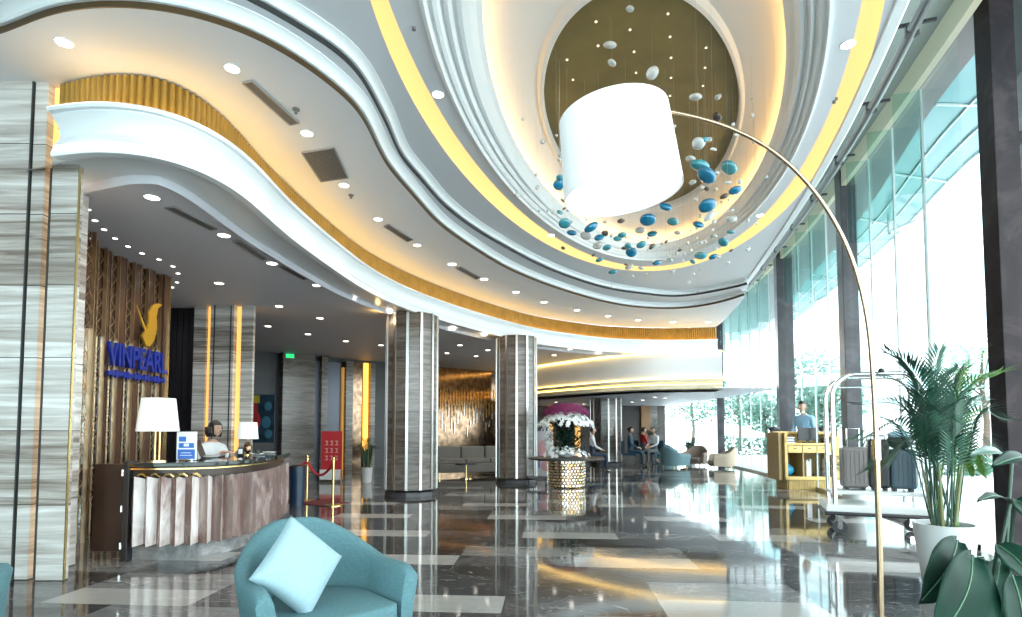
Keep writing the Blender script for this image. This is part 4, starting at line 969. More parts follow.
# potted plant by the beige chairs and shrub
def sofa(name, label, m, loc, rz, L):
    t = thing(name, label, 'sofa', loc, rz)
    b = MB(); b.box((0, 0, .24), (L, .85, .24)); b.build('base', m, t, bevel=.03)
    n = 3
    for k in range(n): b = MB(); b.box((-L/2+.12+(L-.24)*(k+.5)/n, -.06, .42), ((L-.24)/n-.01, .66, .14)); b.build('seat_cushion', m, t, bevel=.04, seg=3)
    for k in range(n): b = MB(); b.box((-L/2+.12+(L-.24)*(k+.5)/n, .24, .62), ((L-.24)/n-.02, .18, .36)); b.build('back_cushion', m, t, bevel=.05, seg=3)
    b = MB(); b.box((0, .37, .46), (L, .12, .60)); b.build('backrest', m, t, bevel=.03)
    for s in (-1, 1): b = MB(); b.box((s*(L/2-.06), 0, .38), (.13, .85, .44)); b.build('arm', m, t, bevel=.03)
    for sx in (-1, 1):
        for sy in (-1, 1): b = MB(); b.lathe([(.018, 0), (.025, .125)], (sx*(L/2-.1), sy*.34, 0), 10); b.build('leg', M_brass, t)
    return t
p = Q(474, 430, 15.3); sofa('sofa', 'long taupe sofa between the two round columns', M_gsofa, (p.x, 15.5, 0), math.radians(20), 2.3)
t = thing('side_table', 'low round table in front of the taupe sofa', 'side table', (Q(466, 430, 14.4).x, 14.5, 0))
b = MB(); b.lathe([(.28, .36), (.28, .39)], n=28); b.build('tabletop', M_black, t)
b = MB(); b.lathe([(.16, 0), (.16, .02), (.02, .03), (.02, .36)], n=20); b.build('stem', M_brass, t)
pp_ = person('person', 'seated guest in dark teal at the lounge table left of the red one', pose(False, 'hold'), (M_dkteal, M_dkteal, M_hair, M_black), (Q(630, 430, 19.5).x, 19.5, 0), math.radians(70), 'bun', 1.0)
person('person', 'seated guest in a red top in the far lounge', pose(False, 'hold'), (M_red, M_greycloth, M_hair, M_black), (Q(643, 430, 21).x, 21, 0), math.radians(100), 'short', 1.0)
person('person', 'seated guest in white shirt beside the red one', pose(False, 'hold'), (M_shirtw, M_greycloth, M_hair, M_black), (Q(654, 430, 20.4).x, 20.4, 0), math.radians(-60), 'short', 1.0)
def simple_chair(px, Y, rz, lab):
    t = thing('lounge_chair', lab, 'chair', (Q(px, 430, Y).x, Y, 0), rz)
    b = MB(); b.box((0, 0, .41), (.5, .48, .09)); b.build('seat', M_dkteal, t, bevel=.02)
    b = MB(); b.box((0, .25, .64), (.48, .06, .46)); b.build('backrest', M_dkteal, t, bevel=.02)
    for sx in (-1, 1):
        for sy in (-1, 1): b = MB(); b.tube([(sx*.2, sy*.2, .37), (sx*.22, sy*.22, 0)], .014, 8); b.build('leg', M_black, t)
simple_chair(630, 19.5, math.radians(70), 'dark chair under the guest in dark teal'); simple_chair(643, 21, math.radians(100), 'dark chair under the guest in red'); simple_chair(654, 20.4, math.radians(-60), 'dark chair under the guest in white')
# two dim figures right of the flowers
person('person', 'person in white top sitting behind the flower table', pose(False, 'hold'), (M_shirtw, M_navy, M_hair, M_black), (Q(592, 430, 17.5).x, 17.5, 0), math.radians(90), 'short', 1.0)
simple_chair(592, 17.5, math.radians(90), 'dark chair under the person behind the flower table')

# ================================================================== FLOWER TABLE
Yf = 12.4; fx = Q(566, 430, Yf).x
ft = thing('flower_table', 'round black table on a silver mosaic drum', 'table', (fx, Yf, 0))
b = MB(); b.lathe([(.80, .60), (.84, .615), (.84, .64), (.80, .65)], n=56); b.build('tabletop', M_black, ft, smooth=40)
b = MB(); b.lathe([(.40, .02), (.40, .60)], n=48); b.build('drum', M_bronze_mirror, ft, smooth=40)
b = MB()
for k in range(34):
    for j in range(9):
        a = 2*PI*(k+.5*(j % 2))/34; z = .055+j*.063; s_ = random.uniform(.034, .05)
        b.box((.405*math.cos(a), .405*math.sin(a), z), (.012+.02*random.random(), s_, s_*.8), a, mi=random.choice((0, 0, 1)))
b.build('mosaic', [mat('silver_mosaic', (.80, .76, .70), .15, 1), M_brass], ft)
bq = thing('flower_arrangement', 'tall dome of purple and white orchids in a white bowl', 'flower arrangement', (fx, Yf, .65))
b = MB(); b.lathe([(.10, 0), (.20, .05), (.235, .13), (.215, .135), (.18, .06), (.05, .03)], n=36); b.build('bowl', M_white, bq, smooth=50)
b = MB()
for k in range(1300):
    a = random.uniform(0, 2*PI); r = .47*math.sqrt(random.random()); z = random.uniform(.12, .85); q = Vector((r*math.cos(a)*(.75+z*.4), r*math.sin(a)*(.75+z*.4), z)); d = Vector((math.cos(a)*.7, math.sin(a)*.7, random.uniform(-.2, 1))).normalized()*random.uniform(.06, .13); w_ = d.cross(Vector((0, 0, 1))).normalized()*.022
    b.add([q, q+d*.5+w_, q+d, q+d*.5-w_], [(0, 1, 2, 3)])
for k in range(9): a = k*.7; b.tube([(0, 0, .05), (.1*math.cos(a), .1*math.sin(a), .5), (.2*math.cos(a), .2*math.sin(a), .85)], .01, 5)
tag(b.build('foliage', M_leafd, bq), kind='stuff')
def blossoms(nm, m, fn, n, s):
    b = MB()
    for k in range(n):
        q = Vector(fn()); out = Vector((q.x, q.y, .25)).normalized(); u = out.orthogonal().normalized(); v = out.cross(u)
        for j in range(5):
            a = 2*PI*j/5+k; d = u*math.cos(a)+v*math.sin(a); e = u*math.cos(a+.5)+v*math.sin(a+.5); f_ = u*math.cos(a-.5)+v*math.sin(a-.5)
            b.add([q, q+e*s*.7+out*s*.25, q+d*s+out*s*.1, q+f_*s*.7+out*s*.25], [(0, 1, 2, 3)])
        b.ball(q+out*s*.2, s*.2, 6, 4)
    tag(b.build(nm, m, bq), kind='stuff')
def ringpt(r0, r1, z0, z1):
    def f(): a = random.uniform(0, 2*PI); t_ = random.random(); r = r0+(r1-r0)*t_; return (r*math.cos(a), r*math.sin(a), z0+(z1-z0)*t_+random.uniform(-.04, .04))
    return f
def domept(): a = random.uniform(0, 2*PI); t_ = math.sqrt(random.random()); return (.52*t_*math.cos(a), .52*t_*math.sin(a), .93+.24*math.sqrt(max(0, 1-t_*t_)))
M_wf = mat('white_orchid', (.85, .86, .85), .6); M_pf = mat('purple_orchid', (.17, .006, .075), .6)
blossoms('white_blossoms', M_wf, ringpt(.30, .62, .98, .70), 300, .055)
def sidept(): a = random.uniform(PI*.75, PI*1.25); z = random.uniform(.1, .8); return ((.38+z*.25)*math.cos(a), .45*math.sin(a), z)
blossoms('hanging_blossoms', M_wf, sidept, 90, .055)
blossoms('low_blossoms', M_wf, ringpt(.20, .52, .20, .05), 90, .05)
blossoms('purple_blossoms', M_pf, domept, 420, .055)
# roll-up banner left of the flowers, low dark table
def banner(name, lab, px, Y, w, h, cols, rz=0, z0=0.02):
    t = thing(name, lab, 'banner stand', (Q(px, 430, Y).x, Y, 0), rz)
    b = MB(); b.box((0, 0, .035), (w+.05, .2, .07)); b.build('base', M_steel, t, bevel=.01)
    b = MB(); b.box((0, 0, .07+h/2), (w, .01, h)); b.build('sheet', cols[0], t)
    b = MB(); b.tube([(0, .02, .07), (0, .02, h+.07)], .01, 6); b.build('pole', M_steel, t)
    return t
bt_ = banner('rollup_banner', 'white and pink banner left of the flower table', 543, 14.2, .5, 1.15, [mat('banner_white', (.70, .66, .70), .5)], -.3)
b = MB(); b.ball((0, -.012, .75), (.14, .004, .25), 14, 8); b.ball((.08, -.012, .35), (.12, .004, .14), 12, 8); b.build('pink_print', mat('print_pink', (.75, .40, .42), .5), bt_)
b = MB(); b.box((-.12, -.012, .5), (.10, .004, .4)); b.build('violet_print', mat('print_violet', (.35, .30, .55), .5), bt_)
t = thing('low_table', 'low dark table left of the mosaic drum', 'table', (Q(537, 430, 13.0).x, 12.9, 0))
b = MB(); b.box((0, 0, .17), (.5, .35, .03)); b.build('tabletop', M_black, t, bevel=.005)
for sx in (-1, 1):
    b = MB(); b.tube([(sx*.2, -.13, 0), (sx*.2, .13, .16)], .012, 6); b.tube([(sx*.2, .13, 0), (sx*.2, -.13, .16)], .012, 6); b.build('leg', M_black, t)
# red banner behind the reception
rb = banner('red_banner', 'red banner with pale lettering beside the rope posts', 332, 13.6, .50, 1.15, [mat('banner_red', (.60, .03, .04), .5)], .0)
b = MB()
for j, (z, n_) in enumerate(((.98, 3), (.80, 3), (.62, 3))):
    for k in range(n_):
        x = -.12+k*.12; b.box((x, -.012, z), (.07, .005, .018)); b.box((x+.01, -.012, z-.04), (.02, .005, .10)); b.box((x, -.012, z-.09), (.08, .005, .015))
b.build('pale_lettering', mat('print_pinkwhite', (.85, .55, .52), .5), rb)
b = MB(); b.box((0, -.09, .17), (.50, .02, .26)); b.build('white_foot_panel', M_white, rb)
# artwork behind the pillar
aw = thing('wall_art', 'red, yellow and blue painting on the dark wall behind the small lamp', 'painting', (Q(262.5, 430, 14.6).x, 14.6, 1.55))
b = MB(); b.box((0, 0, 0), (.62, .03, 1.25)); b.build('canvas', mat('art_dark', (.02, .05, .08), .4, var=.6, scale=5), aw)
b = MB(); b.ball((-.22, -.02, .18), (.10, .006, .28), 10, 8); b.ball((-.15, -.022, -.05), (.10, .006, .22), 10, 8); b.build('red_paint', M_red, aw)
b = MB(); b.box((-.2, -.02, .50), (.24, .006, .20)); b.build('yellow_paint', mat('art_yellow', (.65, .45, .04), .5), aw)
b = MB(); b.ball((.14, -.02, .32), (.10, .006, .12), 10, 8); b.ball((.10, -.02, -.1), (.12, .006, .16), 10, 8); b.ball((.16, -.02, -.4), (.10, .006, .12), 10, 8); b.build('blue_paint', mat('art_blue', (.06, .20, .30), .5), aw)
# green exit sign
q = wp(289, -.0); q2 = Q(289, 356, q.y-.25)
es = thing('exit_sign', 'small green lit exit sign on the stone pier', 'exit sign', (q2.x, q2.y-.02, q2.z), wd)
b = MB(); b.box((0, 0, 0), (.34, .04, .17)); b.build('housing', M_black, es)
b = MB(); b.box((.03, -.023, 0), (.24, .006, .12)); b.build('lit_panel', mat('exit_green', (0, .5, .15), .5, emit=(.02, .9, .25), es=.9), es)
b = MB(); b.ball((.06, -.028, .03), (.012, .003, .012), 6, 4); b.box((.055, -.028, -.005), (.02, .003, .04)); b.box((.075, -.028, -.035), (.03, .003, .012)); b.box((-.04, -.028, 0), (.06, .003, .012)); b.build('running_figure', M_white, es)
# rope posts
rp = []
for px, Y, lab in ((308, 9.95, 'brass rope post nearer the reception desk'), (334, 9.35, 'brass rope post right of the other, before the red banner')):
    t = thing('rope_post', lab, 'stanchion', (Q(px, 430, Y).x, Y, 0))
    b = MB(); b.lathe([(.15, 0), (.15, .012), (.05, .03), (.022, .035)], n=28); b.build('base', M_brass, t, smooth=40)
    b = MB(); b.lathe([(.019, .03), (.019, .72), (.028, .725), (.028, .75), (.015, .76)], n=16); b.build('pole', M_brass, t, smooth=40)
    b = MB(); b.ball((0, 0, .78), .026, 12, 8); b.build('finial', M_brass, t, smooth=60); rp.append(t.location.copy())
def rope(a, c, sag, lab):
    pts = [Vector(a).lerp(Vector(c), k/20)+Vector((0, 0, -sag*4*(k/20)*(1-k/20))) for k in range(21)]
    b = MB(); b.tube(pts, .022, 10); tag(b.build('velvet_rope', mat('red_velvet', (.36, .01, .02), .8), smooth=60), lab, 'rope')
rope(rp[0]+Vector((.02, -.03, .68)), rp[1]+Vector((-.03, .03, .68)), .20, 'red rope hanging between the two brass posts')
rope((rp[0].x-.72, 9.3, .62), rp[0]+Vector((-.03, -.02, .68)), .16, 'red rope running from the desk end to the first brass post')
b = MB(); b.box((0, 0, .006), (1.3, .5, .012)); tag(b.build('floor_mat', mat('mat_dark_red', (.10, .012, .015), .8), loc=(rp[0].x+.15, 9.75, 0), rz=-.5), 'dark red mat under the brass rope posts', 'mat')
t = thing('waste_bin', 'dark blue bin between the desk end and the rope', 'bin', (Q(294, 430, 9.1).x-.05, 9.4, 0))
b = MB(); b.lathe([(.11, 0), (.13, .62)], n=24); b.build('body', mat('dark_blue_plastic', (.01, .03, .06), .3), t, smooth=40)
b = MB(); b.lathe([(.13, .62), (.13, .65), (.05, .67)], n=24); b.build('lid', M_black, t, smooth=40)

# ================================================================== PLANTS
def leaflet(b, p, d, up, L, w, mi=0, fold=.3):
    s = d.cross(up); s = s.normalized() if s.length > 1e-4 else Vector((1, 0, 0)); dr = Vector((0, 0, -1))*L*.18
    b.add([p, p+d*L*.35+s*w+up*w*fold, p+d*L+dr, p+d*L*.35-s*w+up*w*fold, p+d*L*.4], [(0, 1, 4), (0, 4, 3), (1, 2, 4), (4, 2, 3)], mi)
def frond(b, base, top, tip, n, L, w, s0=.30):
    pts = cat_rom([Vector(base), Vector(top), Vector(tip)], n+8); 
    b.tube(pts, [.006*(1-.8*i/(n+8))+.0012 for i in range(n+8)], 5)
    st_ = int(n*s0)
    for i in range(st_, n+7):
        f_ = (i-st_)/(n+7-st_); t_ = (pts[min(i+1, n+7)]-pts[i-1]).normalized(); side = t_.cross(Vector((0, 0, 1))); side = side.normalized() if side.length > .1 else Vector((1, 0, 0)); up = side.cross(t_).normalized()
        l = L*(math.sin(PI*min(1, .16+f_*.72))**.6+.05)
        for s in (-1, 1):
            d = (side*s*(.8-.35*f_)+t_*(.55+.5*f_)+up*.28).normalized(); leaflet(b, pts[i], d, up, l, w)
def palm(name, lab, cat_, loc, R, Hh, n, seed, bright=0, potr=(.235, .16, .50), potm=None, nl=26, L=.26, aims=None):
    random.seed(seed); t = thing(name, lab, cat_, loc); r1, r0, ph = potr
    b = MB(); b.lathe([(r0, 0), (r0+.01, .01), (r1, ph-.02), (r1+.004, ph), (r1-.02, ph), (r1-.025, ph-.06), (.01, ph-.06)], n=44); b.build('pot', potm or mat('white_planter', (.66, .67, .67), .35), t, smooth=40)
    b = MB(); b.lathe([(r1-.03, ph-.055), (r1-.06, ph-.03), (.01, ph-.02)], n=30); b.build('soil', mat('soil', (.06, .035, .025), .9, var=.5, scale=60, bump=.8), t)
    for k in range(n):
        a = 2*PI*k/n*1.618*2; rr = r1*.5*random.random(); base = Vector((rr*math.cos(a), rr*math.sin(a), ph-.03)); lean = R*random.uniform(.75, 1.0); ht = Hh*random.uniform(.75, 1.0)
        if k % 3 == 0: ht *= 1.12; lean *= .65
        if k % 4 == 1: ht *= .72
        mid = base+Vector((lean*.30*math.cos(a), lean*.30*math.sin(a), ht*.85)); tip = base+Vector((lean*math.cos(a), lean*math.sin(a), ht*(.92 if k % 3 else 1.15)))
        if aims: base, mid, tip = aims[k]
        b = MB(); frond(b, base, mid, tip, nl, L*random.uniform(.8, 1.1), .0085 if aims else .011, .5 if aims else .3); b.build('frond', M_leafl if k in (bright if bright else ()) else M_leaf, t)
    for k in range(5): 
        a = k*1.3; b = MB(); b.tube([(.07*math.cos(a), .07*math.sin(a), ph-.04), (.10*math.cos(a), .10*math.sin(a), ph+.22), (.14*math.cos(a), .14*math.sin(a), ph+.5)], [.014, .011, .007], 8); b.build('stem', mat('cane_green', (.20, .22, .10), .5), t)
    return t
pm = Q(941, 430, 4.55)
tips = [(852, 404, .1), (858, 440, -.25), (872, 372, .2), (884, 350, 0), (905, 362, -.2), (928, 372, .25), (940, 350, -.05), (960, 368, .2), (985, 352, -.1), (1002, 372, .1), (1008, 420, 0), (1000, 455, -.2), (893, 462, .2), (872, 470, -.1), (918, 392, -.3), (965, 398, -.3), (985, 400, .35), (900, 410, .35), (975, 470, .1), (946, 420, -.35)]
def aimed_palm():
    out = []
    for k, (px, py, dy) in enumerate(tips):
        q = Q(px, py, 4.55+dy)-Vector((pm.x, 4.55, 0)); a = k*2.4; bs = Vector((.08*math.cos(a), .08*math.sin(a), .47))
        droop = max(0, 1.75-q.z)*.45; mid = bs.lerp(q, .45); mid.z = bs.z+(q.z-bs.z)*.80+droop*.9; mid.x = bs.x+(q.x-bs.x)*.40; mid.y = bs.y+(q.y-bs.y)*.42; out.append((bs, mid, q))
    return out
palm('potted_palm', 'tall areca palm in a white pot by the glass wall', 'potted plant', (pm.x, 4.55, 0), .84, 1.12, 20, 5, bright=(8, 9, 18), potr=(.215, .15, .50), aims=aimed_palm(), nl=44, L=.25)
# short bright fan sprouting low on the palm's right side
palm('potted_palm', 'far palm in the lounge behind the seated guests', 'potted plant', (Q(652, 430, 23.5).x, 23.5, 0), .7, 1.1, 11, 9, potr=(.2, .15, .4), nl=12, L=.3)
palm('potted_plant', 'dark leafy plant in a white pot below the amber line', 'potted plant', (Q(367.5, 430, 13.4).x, 13.4, 0), .30, .60, 12, 3, potr=(.13, .10, .36), nl=10, L=.2)
palm('potted_palm', 'leafy palm against the far glass behind the beige armchair', 'potted plant', (Q(690, 430, 21.6).x, 21.6, 0), .6, .55, 11, 12, potr=(.2, .15, .35), nl=12, L=.3)
palm('potted_palm', 'small green palm between gold desk and luggage cart', 'potted plant', (Q(852, 430, 8.4).x, 8.4, 0), .45, .62, 12, 14, potr=(.16, .13, .35), nl=14, L=.2)
# big-leaf plant in the right foreground
random.seed(21)
Yp = 1.75; pr = Q(985, 430, Yp); bp_ = thing('big_leaf_plant', 'dark glossy big-leaf plant at the bottom right corner', 'potted plant', (pr.x, Yp, 0))
b = MB(); b.lathe([(.15, 0), (.16, .01), (.21, .36), (.19, .36), (.18, .32), (.01, .32)], n=40); b.build('pot', mat('grey_planter', (.3, .3, .3), .5), bp_, smooth=40)
b = MB(); b.lathe([(.175, .32), (.1, .335), (.01, .34)], n=30); b.build('soil', mat('soil', (.06, .035, .025)), bp_)
def big_leaf(base, tip, w, nrm, curl, m=None):
    b_, t_ = Q(*base)-Vector(bp_.location), Q(*tip)-Vector(bp_.location); ax = t_-b_; L = ax.length; d = ax.normalized(); nrm = Vector(nrm); s = d.cross(nrm).normalized(); up = s.cross(d).normalized()
    n, mm = 14, 8; vs = []; fs = []
    for i in range(n+1):
        f_ = i/n; wd2 = w*(math.sin(PI*min(1, f_*.94+.04))**.7)*(1-.35*f_**3)*(1.0 if f_ < .98 else .15); c = b_+ax*f_+up*curl*L*math.sin(PI*f_)
        for j in range(mm+1):
            g = -1+2*j/mm; vs.append(c+s*wd2*g+up*(abs(g)**1.3*w*.22+.0012*math.sin(f_*22)*abs(g)))
    for i in range(n):
        for j in range(mm): k = i*(mm+1)+j; fs.append((k, k+1, k+mm+2, k+mm+1))
    b = MB(); b.add(vs, fs); o = b.build('leaf', m or M_leafd, bp_, smooth=80)
    so = o.modifiers.new('thick', 'SOLIDIFY'); so.thickness = .0015
    b = MB(); rt = Vector((random.uniform(-.04, .04), random.uniform(-.03, .05), .33)); b.tube(cat_rom([rt, (rt*.35+b_*.65)+Vector((0, 0, .06)), b_], 14), .0055, 6); b.build('stalk', mat('stalk_green', (.03, .07, .045), .4), bp_)
    b = MB(); b.tube([b_+ax*(k/10)+up*(curl*L*math.sin(PI*k/10)+.0012) for k in range(11)], .0018, 5); b.build('midrib', mat('midrib_green', (.08, .18, .10), .4), o)
big_leaf((957, 541, 1.62), (918, 604, 1.50), .060, (.3, -.9, .55), .10)
big_leaf((972, 556, 1.55), (928, 650, 1.42), .080, (.2, -.9, .45), .12)
big_leaf((1010, 504, 1.8), (977, 502, 1.68), .022, (0, -.4, 1), .10)
big_leaf((1040, 470, 1.75), (991, 468, 1.60), .035, (0, -.5, 1), .12)
big_leaf((1012, 462, 1.95), (970, 456, 1.9), .03, (.2, -.5, 1), .15, mat('grey_leaf', (.16, .22, .20), .4))
big_leaf((998, 545, 1.6), (1040, 590, 1.50), .060, (0, -.8, .6), .10)
big_leaf((1000, 560, 1.7), (972, 640, 1.60), .055, (-.1, -.9, .3), .08)
big_leaf((1012, 575, 1.5), (1020, 660, 1.42), .070, (.1, -1, .2), .08)
big_leaf((985, 560, 1.8), (950, 610, 1.75), .05, (0, -.9, .5), .08)
big_leaf((1015, 500, 1.6), (1060, 540, 1.5), .06, (0, -.8, .6), .1)

# ================================================================== CHANDELIER
random.seed(11)
chd = thing('chandelier', 'cloud of blue and clear glass discs hanging from the oval dome', 'chandelier', (E5[0][0], E5[0][1], 5.19))
gl = lambda nm, c, a: mat(nm, c, .06, 0, .8, trans=a, coat=.6)
M_d = {'b': gl('blue_glass', (.0, .22, .42), .25), 't': gl('teal_glass', (.06, .40, .50), .35), 'c': gl('clear_glass', (.80, .84, .84), .55), 'k': gl('smoked_glass', (.12, .09, .075), .2)}
disc = [(80,190,22,'b'),(84,160,14,'t'),(105,355,24,'t'),(135,395,20,'b'),(218,372,30,'b'),(252,415,20,'b'),(285,458,18,'t'),(350,405,18,'t'),(330,420,17,'t'),(388,478,22,'b'),(432,445,20,'t'),(460,340,32,'b'),(478,400,20,'b'),(565,348,22,'t'),(535,285,25,'b'),(253,510,16,'t'),(310,562,18,'t'),(497,522,18,'b'),(685,492,24,'t'),(738,497,18,'b'),(780,435,20,'t'),(812,392,14,'t'),(675,360,22,'b'),(713,280,33,'b'),(832,215,24,'b'),(680,108,35,'t'),(708,150,38,'b'),(805,118,30,'t'),(375,452,14,'t'),(84,308,13,'t'),(650,518,12,'t'),(585,395,13,'c'),
 (245,450,20,'c'),(195,408,22,'c'),(675,15,24,'c'),(640,80,18,'c'),(650,180,14,'c'),(720,325,24,'c'),(815,335,20,'c'),(425,385,18,'c'),(800,182,12,'c'),(98,258,12,'c'),(738,410,14,'c'),(680,437,12,'c'),(380,540,18,'c'),(815,300,10,'c'),(552,512,13,'c'),(430,545,12,'c'),(275,350,10,'c'),(122,300,9,'c'),(85,65,8,'c'),(738,40,12,'c'),
 (345,345,15,'k'),(277,397,14,'k'),(360,460,13,'k'),(478,453,16,'k'),(537,433,9,'k'),(710,208,10,'k'),(785,240,17,'k'),(103,292,8,'k'),(98,460,9,'k'),(365,530,8,'k'),(815,470,9,'k'),(228,490,9,'k'),(595,470,9,'k')]
items = [(540+x/4.258, 140+y/4.258, r/4.258, c) for x, y, r, c in disc]+[(610, 45, 5.5, 'c'), (612, 63, 3.8, 'c'), (652.5, 73, 5.5, 'c'), (695.5, 97, 5.2, 'c'), (630, 9, 3.2, 'c'), (718, 97, 3, 'c'), (717, 117, 4, 'k'), (698, 143, 5, 'c'), (704, 140, 4, 't')]
def inside(x, y, m=0.0):
    dx, dy = x-E4[0][0], y-E4[0][1]; u = dx*math.cos(TH)+dy*math.sin(TH); v = -dx*math.sin(TH)+dy*math.cos(TH); return (u/(E4[1]-m))**2+(v/(E4[2]-m))**2 < 1
base = Vector(chd.location)
wires = MB()
for px, py, r, c in items:
    z = random.uniform(3.55, 4.25) if py > 120 else random.uniform(4.3, 4.8)
    for _ in range(40):
        x, y = P(px, py, z)
        if inside(x, y, .1): break
        z -= .04
    q = Vector((x, y, z)); dist = (q-Vector((0, 0, H))).length; rad_ = r*dist/F*1.05
    R3 = Matrix.Rotation(random.uniform(0, 6), 3, 'Z') @ Matrix.Rotation(random.uniform(.1, .7), 3, 'X')
    b = MB(); b.ball(q-base, (rad_, rad_, rad_*.52), 18, 8, 0, R3); b.build('glass_disc', M_d[c], chd, smooth=80)
    wires.tube([q-base+Vector((0, 0, rad_*.2)), (x-base.x, y-base.y, 4.95-base.z)], .0008, 3)
beads = MB()
for k in range(130):
    a = random.uniform(0, 2*PI); rr = math.sqrt(random.uniform(.15, 1)); x, y = ellp(a, E4[0], E4[1]*rr*.9, E4[2]*rr*.9); z = random.uniform(3.5, 4.6)
    if y < 5.2: continue
    beads.ball(Vector((x, y, z))-base, random.uniform(.012, .03), 8, 6); wires.tube([Vector((x, y, z))-base, (x-base.x, y-base.y, 4.95-base.z)], .0008, 3)
tag(beads.build('glass_beads', M_d['c'], chd, smooth=80), kind='stuff'); tag(wires.build('wires', mat('thin_wire', (.5, .5, .5), .3, .8), chd), kind='stuff')
# lights let into the gold panel
for px, py in [(596,22),(630,30),(598,46),(634,52),(567,60),(636,73),(573,80),(668,14),(670,37),(671,58),(671,78),(706,48),(705,68),(670,96),(703,86)]:
    x, y = P(px, py, 5.185); b = MB(); b.lathe([(.012, 0), (.012, -.008)], n=10); tag(b.build('panel_spotlight', mat('tiny_spot', (1, .9, .7), emit=(1, .85, .6), es=1.2), loc=(x, y, 5.19)), 'pinpoint light set in the olive gold oval panel', 'spotlight', 'pinpoint lights in the gold panel')

# ================================================================== OUTSIDE
b = MB(); b.prism([(x+.06, y) for x, y in G_]+[(60, 60), (60, -30), (-30, -30), (-30, -3.45), (1.7, -3.45)], -.10, -.03)
struct(b.build('ground_outside', mat('pale_paving', (.55, .56, .55), .6)), 'pale paving outside the glass wall', 'ground')
def outp(pts): return [P(x, y, 5.75) for x, y in pts]
gp = smooth_path([(2.2, -3.0), (3.6, 0), (4.9, 4)]+[P(x, y, 5.75) for x, y in [(935, 100), (905, 150), (877, 197), (840, 242), (790, 300), (760, 335), (742, 365)]], 60, 4)
cp = smooth_path([(3.8, -4.0), (5.6, 0), (6.9, 4)]+[P(x, y, 5.75) for x, y in [(981, 145), (942, 187), (910, 223), (877, 252), (840, 284), (797, 318), (765, 345), (744, 370)]], 60, 4)
cn = struct(thing('canopy', 'grey entrance canopy with blue glass edge outside the windows', 'canopy'))
gq = resamp([p for p in G_ if p[1] < 24], 60)
b = MB(); b.ribbon(at_z(offset(gq, -.06), 5.75), at_z(gp, 5.75)); b.ribbon(at_z(offset(gq, -.06), 6.1), at_z(gp, 6.1)); b.ribbon(at_z(gp, 5.75), at_z(gp, 6.1)); b.build('soffit', mat('canopy_grey', (.12, .125, .13), .5), cn)
b = MB(); b.ribbon(at_z(gp, 5.76), at_z(cp, 5.76)); b.build('glass_roof', mat('canopy_glass', (.20, .42, .46), .15, trans=.0), cn)
b = MB()
for k in range(0, 60, 3): b.tube([(*gp[k], 5.74), (*cp[k], 5.74)], .018, 4)
for f_ in (.33, .66, 1.0): b.tube([(gp[k][0]*(1-f_)+cp[k][0]*f_, gp[k][1]*(1-f_)+cp[k][1]*f_, 5.74) for k in range(60)], .018, 4)
b.build('glazing_bar', mat('pale_aluminium', (.62, .70, .70)), cn)
for k in range(12, 56, 8):
    x, y = cp[k]; b = MB(); b.tube([(x-.6, y, 5.35), (x, y, 5.6), (x+.9, y, 5.9)], .05, 6); b.tube([(x-.6, y, 5.35), (x-.6, y, 5.74)], .03, 6); b.build('bracket', mat('bracket_aluminium', (.4, .5, .5), .3, .5), cn)
def tree(x, y, h, r, m, lab, seed):
    random.seed(seed); t = thing('garden_tree', lab, 'tree', (x, y, -.03))
    b = MB(); b.tube([(0, 0, 0), (.1, 0, h*.3), (0, .1, h*.6), (.05, 0, h*.85)], [.14, .11, .08, .03], 8)
    for k in range(6): a = k*1.05; b.tube([(0, 0, h*.4+k*.04*h), (r*.6*math.cos(a), r*.6*math.sin(a), h*.6+k*.04*h)], [.05, .015], 6)
    b.build('trunk', mat('bark', (.10, .08, .06), .8), t)
    b = MB()
    for k in range(1500):
        a = random.uniform(0, 2*PI); ph = random.uniform(-1, 1); rr = random.random()**.33; c = Vector((r*rr*math.cos(a)*math.sqrt(1-ph*ph), r*rr*math.sin(a)*math.sqrt(1-ph*ph), h*.68+h*.34*rr*ph))
        d = Vector((random.gauss(0, 1), random.gauss(0, 1), random.gauss(0, .6))).normalized(); L = random.uniform(.12, .26); s = d.orthogonal().normalized()*L*.35
        b.add([c, c+d*L*.5+s, c+d*L, c+d*L*.5-s], [(0, 1, 2, 3)])
    b.build('crown', m, t)
M_t1 = mat('tree_green', (.10, .22, .17), .7, var=.4, scale=2); M_t2 = mat('tree_pale', (.17, .33, .26), .7, var=.4, scale=2)
tree(Q(739, 430, 34).x, 34, 4.4, 1.6, M_t1, 'garden tree seen in the far left glass bay', 1)
tree(Q(765, 430, 30).x, 30, 3.2, 1.3, M_t2, 'pale bushy tree right of the first garden tree', 2)
tree(Q(815, 430, 27).x, 27, 5.2, 1.5, M_t1, 'taller garden tree behind the concierge', 3)
tree(Q(832, 430, 22).x, 22, 3.6, 1.2, M_t2, 'small garden tree right of the concierge', 4)
tree(Q(985, 430, 24).x, 24, 5.6, 1.8, M_t2, 'garden tree beyond the potted palm', 5)
tree(Q(640, 430, 36).x+4, 38, 4.5, 2.2, M_t1, 'garden tree beyond the lounge windows', 6)
def hedge(px0, px1, Y, h, lab, seed):
    random.seed(seed); x0, x1 = Q(px0, 430, Y).x, Q(px1, 430, Y).x; b = MB()
    for k in range(int((x1-x0)*260)):
        c = Vector((random.uniform(x0, x1), Y+random.uniform(-.4, .4), random.uniform(0, h))); d = Vector((random.gauss(0, 1), random.gauss(0, 1), random.gauss(0, .8))).normalized(); L = random.uniform(.1, .22); s = d.orthogonal().normalized()*L*.35
        b.add([c, c+d*L*.5+s, c+d*L, c+d*L*.5-s], [(0, 1, 2, 3)])
    tag(b.build('hedge', M_t1, loc=(0, 0, -.03)), lab, 'hedge', kind='stuff')
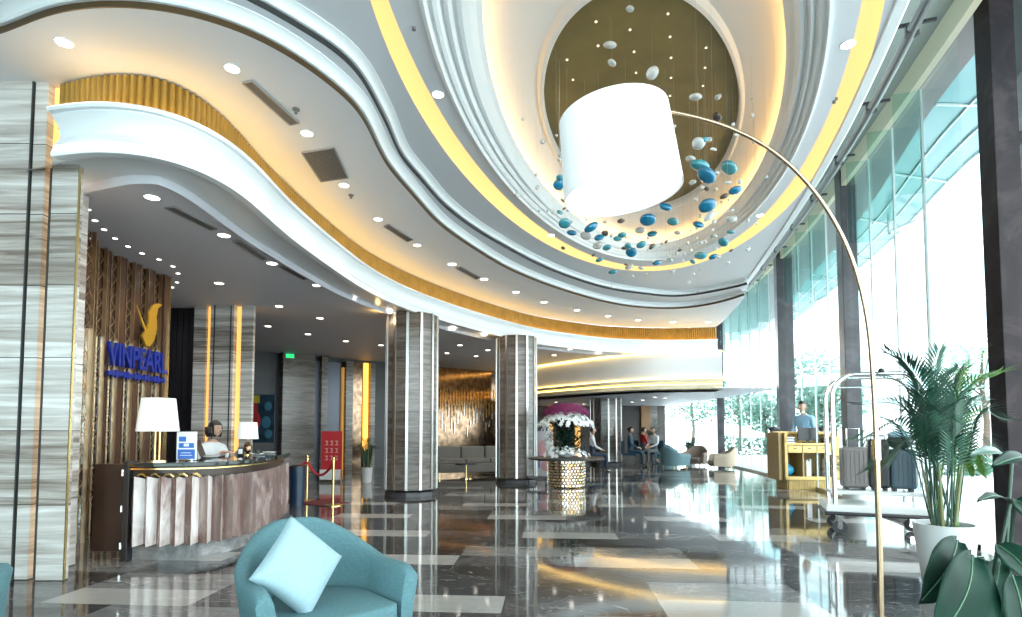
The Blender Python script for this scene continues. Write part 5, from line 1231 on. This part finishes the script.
hedge(722, 840, 29, .9, 'low hedge outside the left glass bays', 1); hedge(935, 1015, 16, .55, 'low hedge outside beyond the potted palm', 2)
# pale building across the drive
bl = thing('building', 'pale white building with ledges far outside the glass wall', 'building', (26, 34, -.03), math.radians(-52))
b = MB(); b.box((0, 0, 11), (30, 6, 22)); b.build('facade', mat('pale_facade', (.80, .82, .82), .7), bl)
for k in range(7):
    b = MB(); b.box((0, -3.1, 3+k*2.8), (28, .5, .16)); b.build('ledge', mat('ledge_teal', (.45, .62, .64), .6), bl)
for i in range(9):
    for k in range(6):
        b = MB(); b.box((-12+i*3, -3.02, 4.3+k*2.8), (1.3, .08, 1.2)); b.build('window', mat('far_window', (.40, .62, .66), .2), bl)

# ================================================================== LIGHT
Wd = bpy.data.worlds.new('sky'); S.world = Wd; Wd.use_nodes = True; nt = Wd.node_tree; bg = nt.nodes['Background']
bg.inputs['Color'].default_value = (.90, .97, 1.0, 1); bg.inputs['Strength'].default_value = 6.8
# soft room lights: pendant glow of the lamp and cove light bars
lamp('POINT', 'arc_lamp_bulb', tuple((top+bot)/2), 16, (1, .97, .92), .06)
# ================================================================== CAMERA
cd = bpy.data.cameras.new('camera'); co = bpy.data.objects.new('camera', cd); COL.objects.link(co)
co.location = (0, 0, H); co.rotation_euler = (PI/2+PT, 0, 0); cd.sensor_width = 36; cd.sensor_fit = 'HORIZONTAL'; cd.lens = F/1022*36
cd.shift_y = (CY-308.5)/1022; cd.clip_start = .05; cd.clip_end = 300
S.camera = co
S.view_settings.view_transform = 'Standard'; S.view_settings.look = 'None'; S.view_settings.exposure = 0.18; S.view_settings.gamma = 1; S.view_settings.use_curve_mapping = False
S.cycles.use_denoising = True; S.cycles.max_bounces = 10; S.cycles.diffuse_bounces = 5; S.cycles.glossy_bounces = 5; S.cycles.transparent_max_bounces = 16; S.cycles.transmission_bounces = 6
S.cycles.sample_clamp_indirect = 6; S.cycles.caustics_reflective = False; S.cycles.caustics_refractive = False; S.cycles.use_light_tree = True
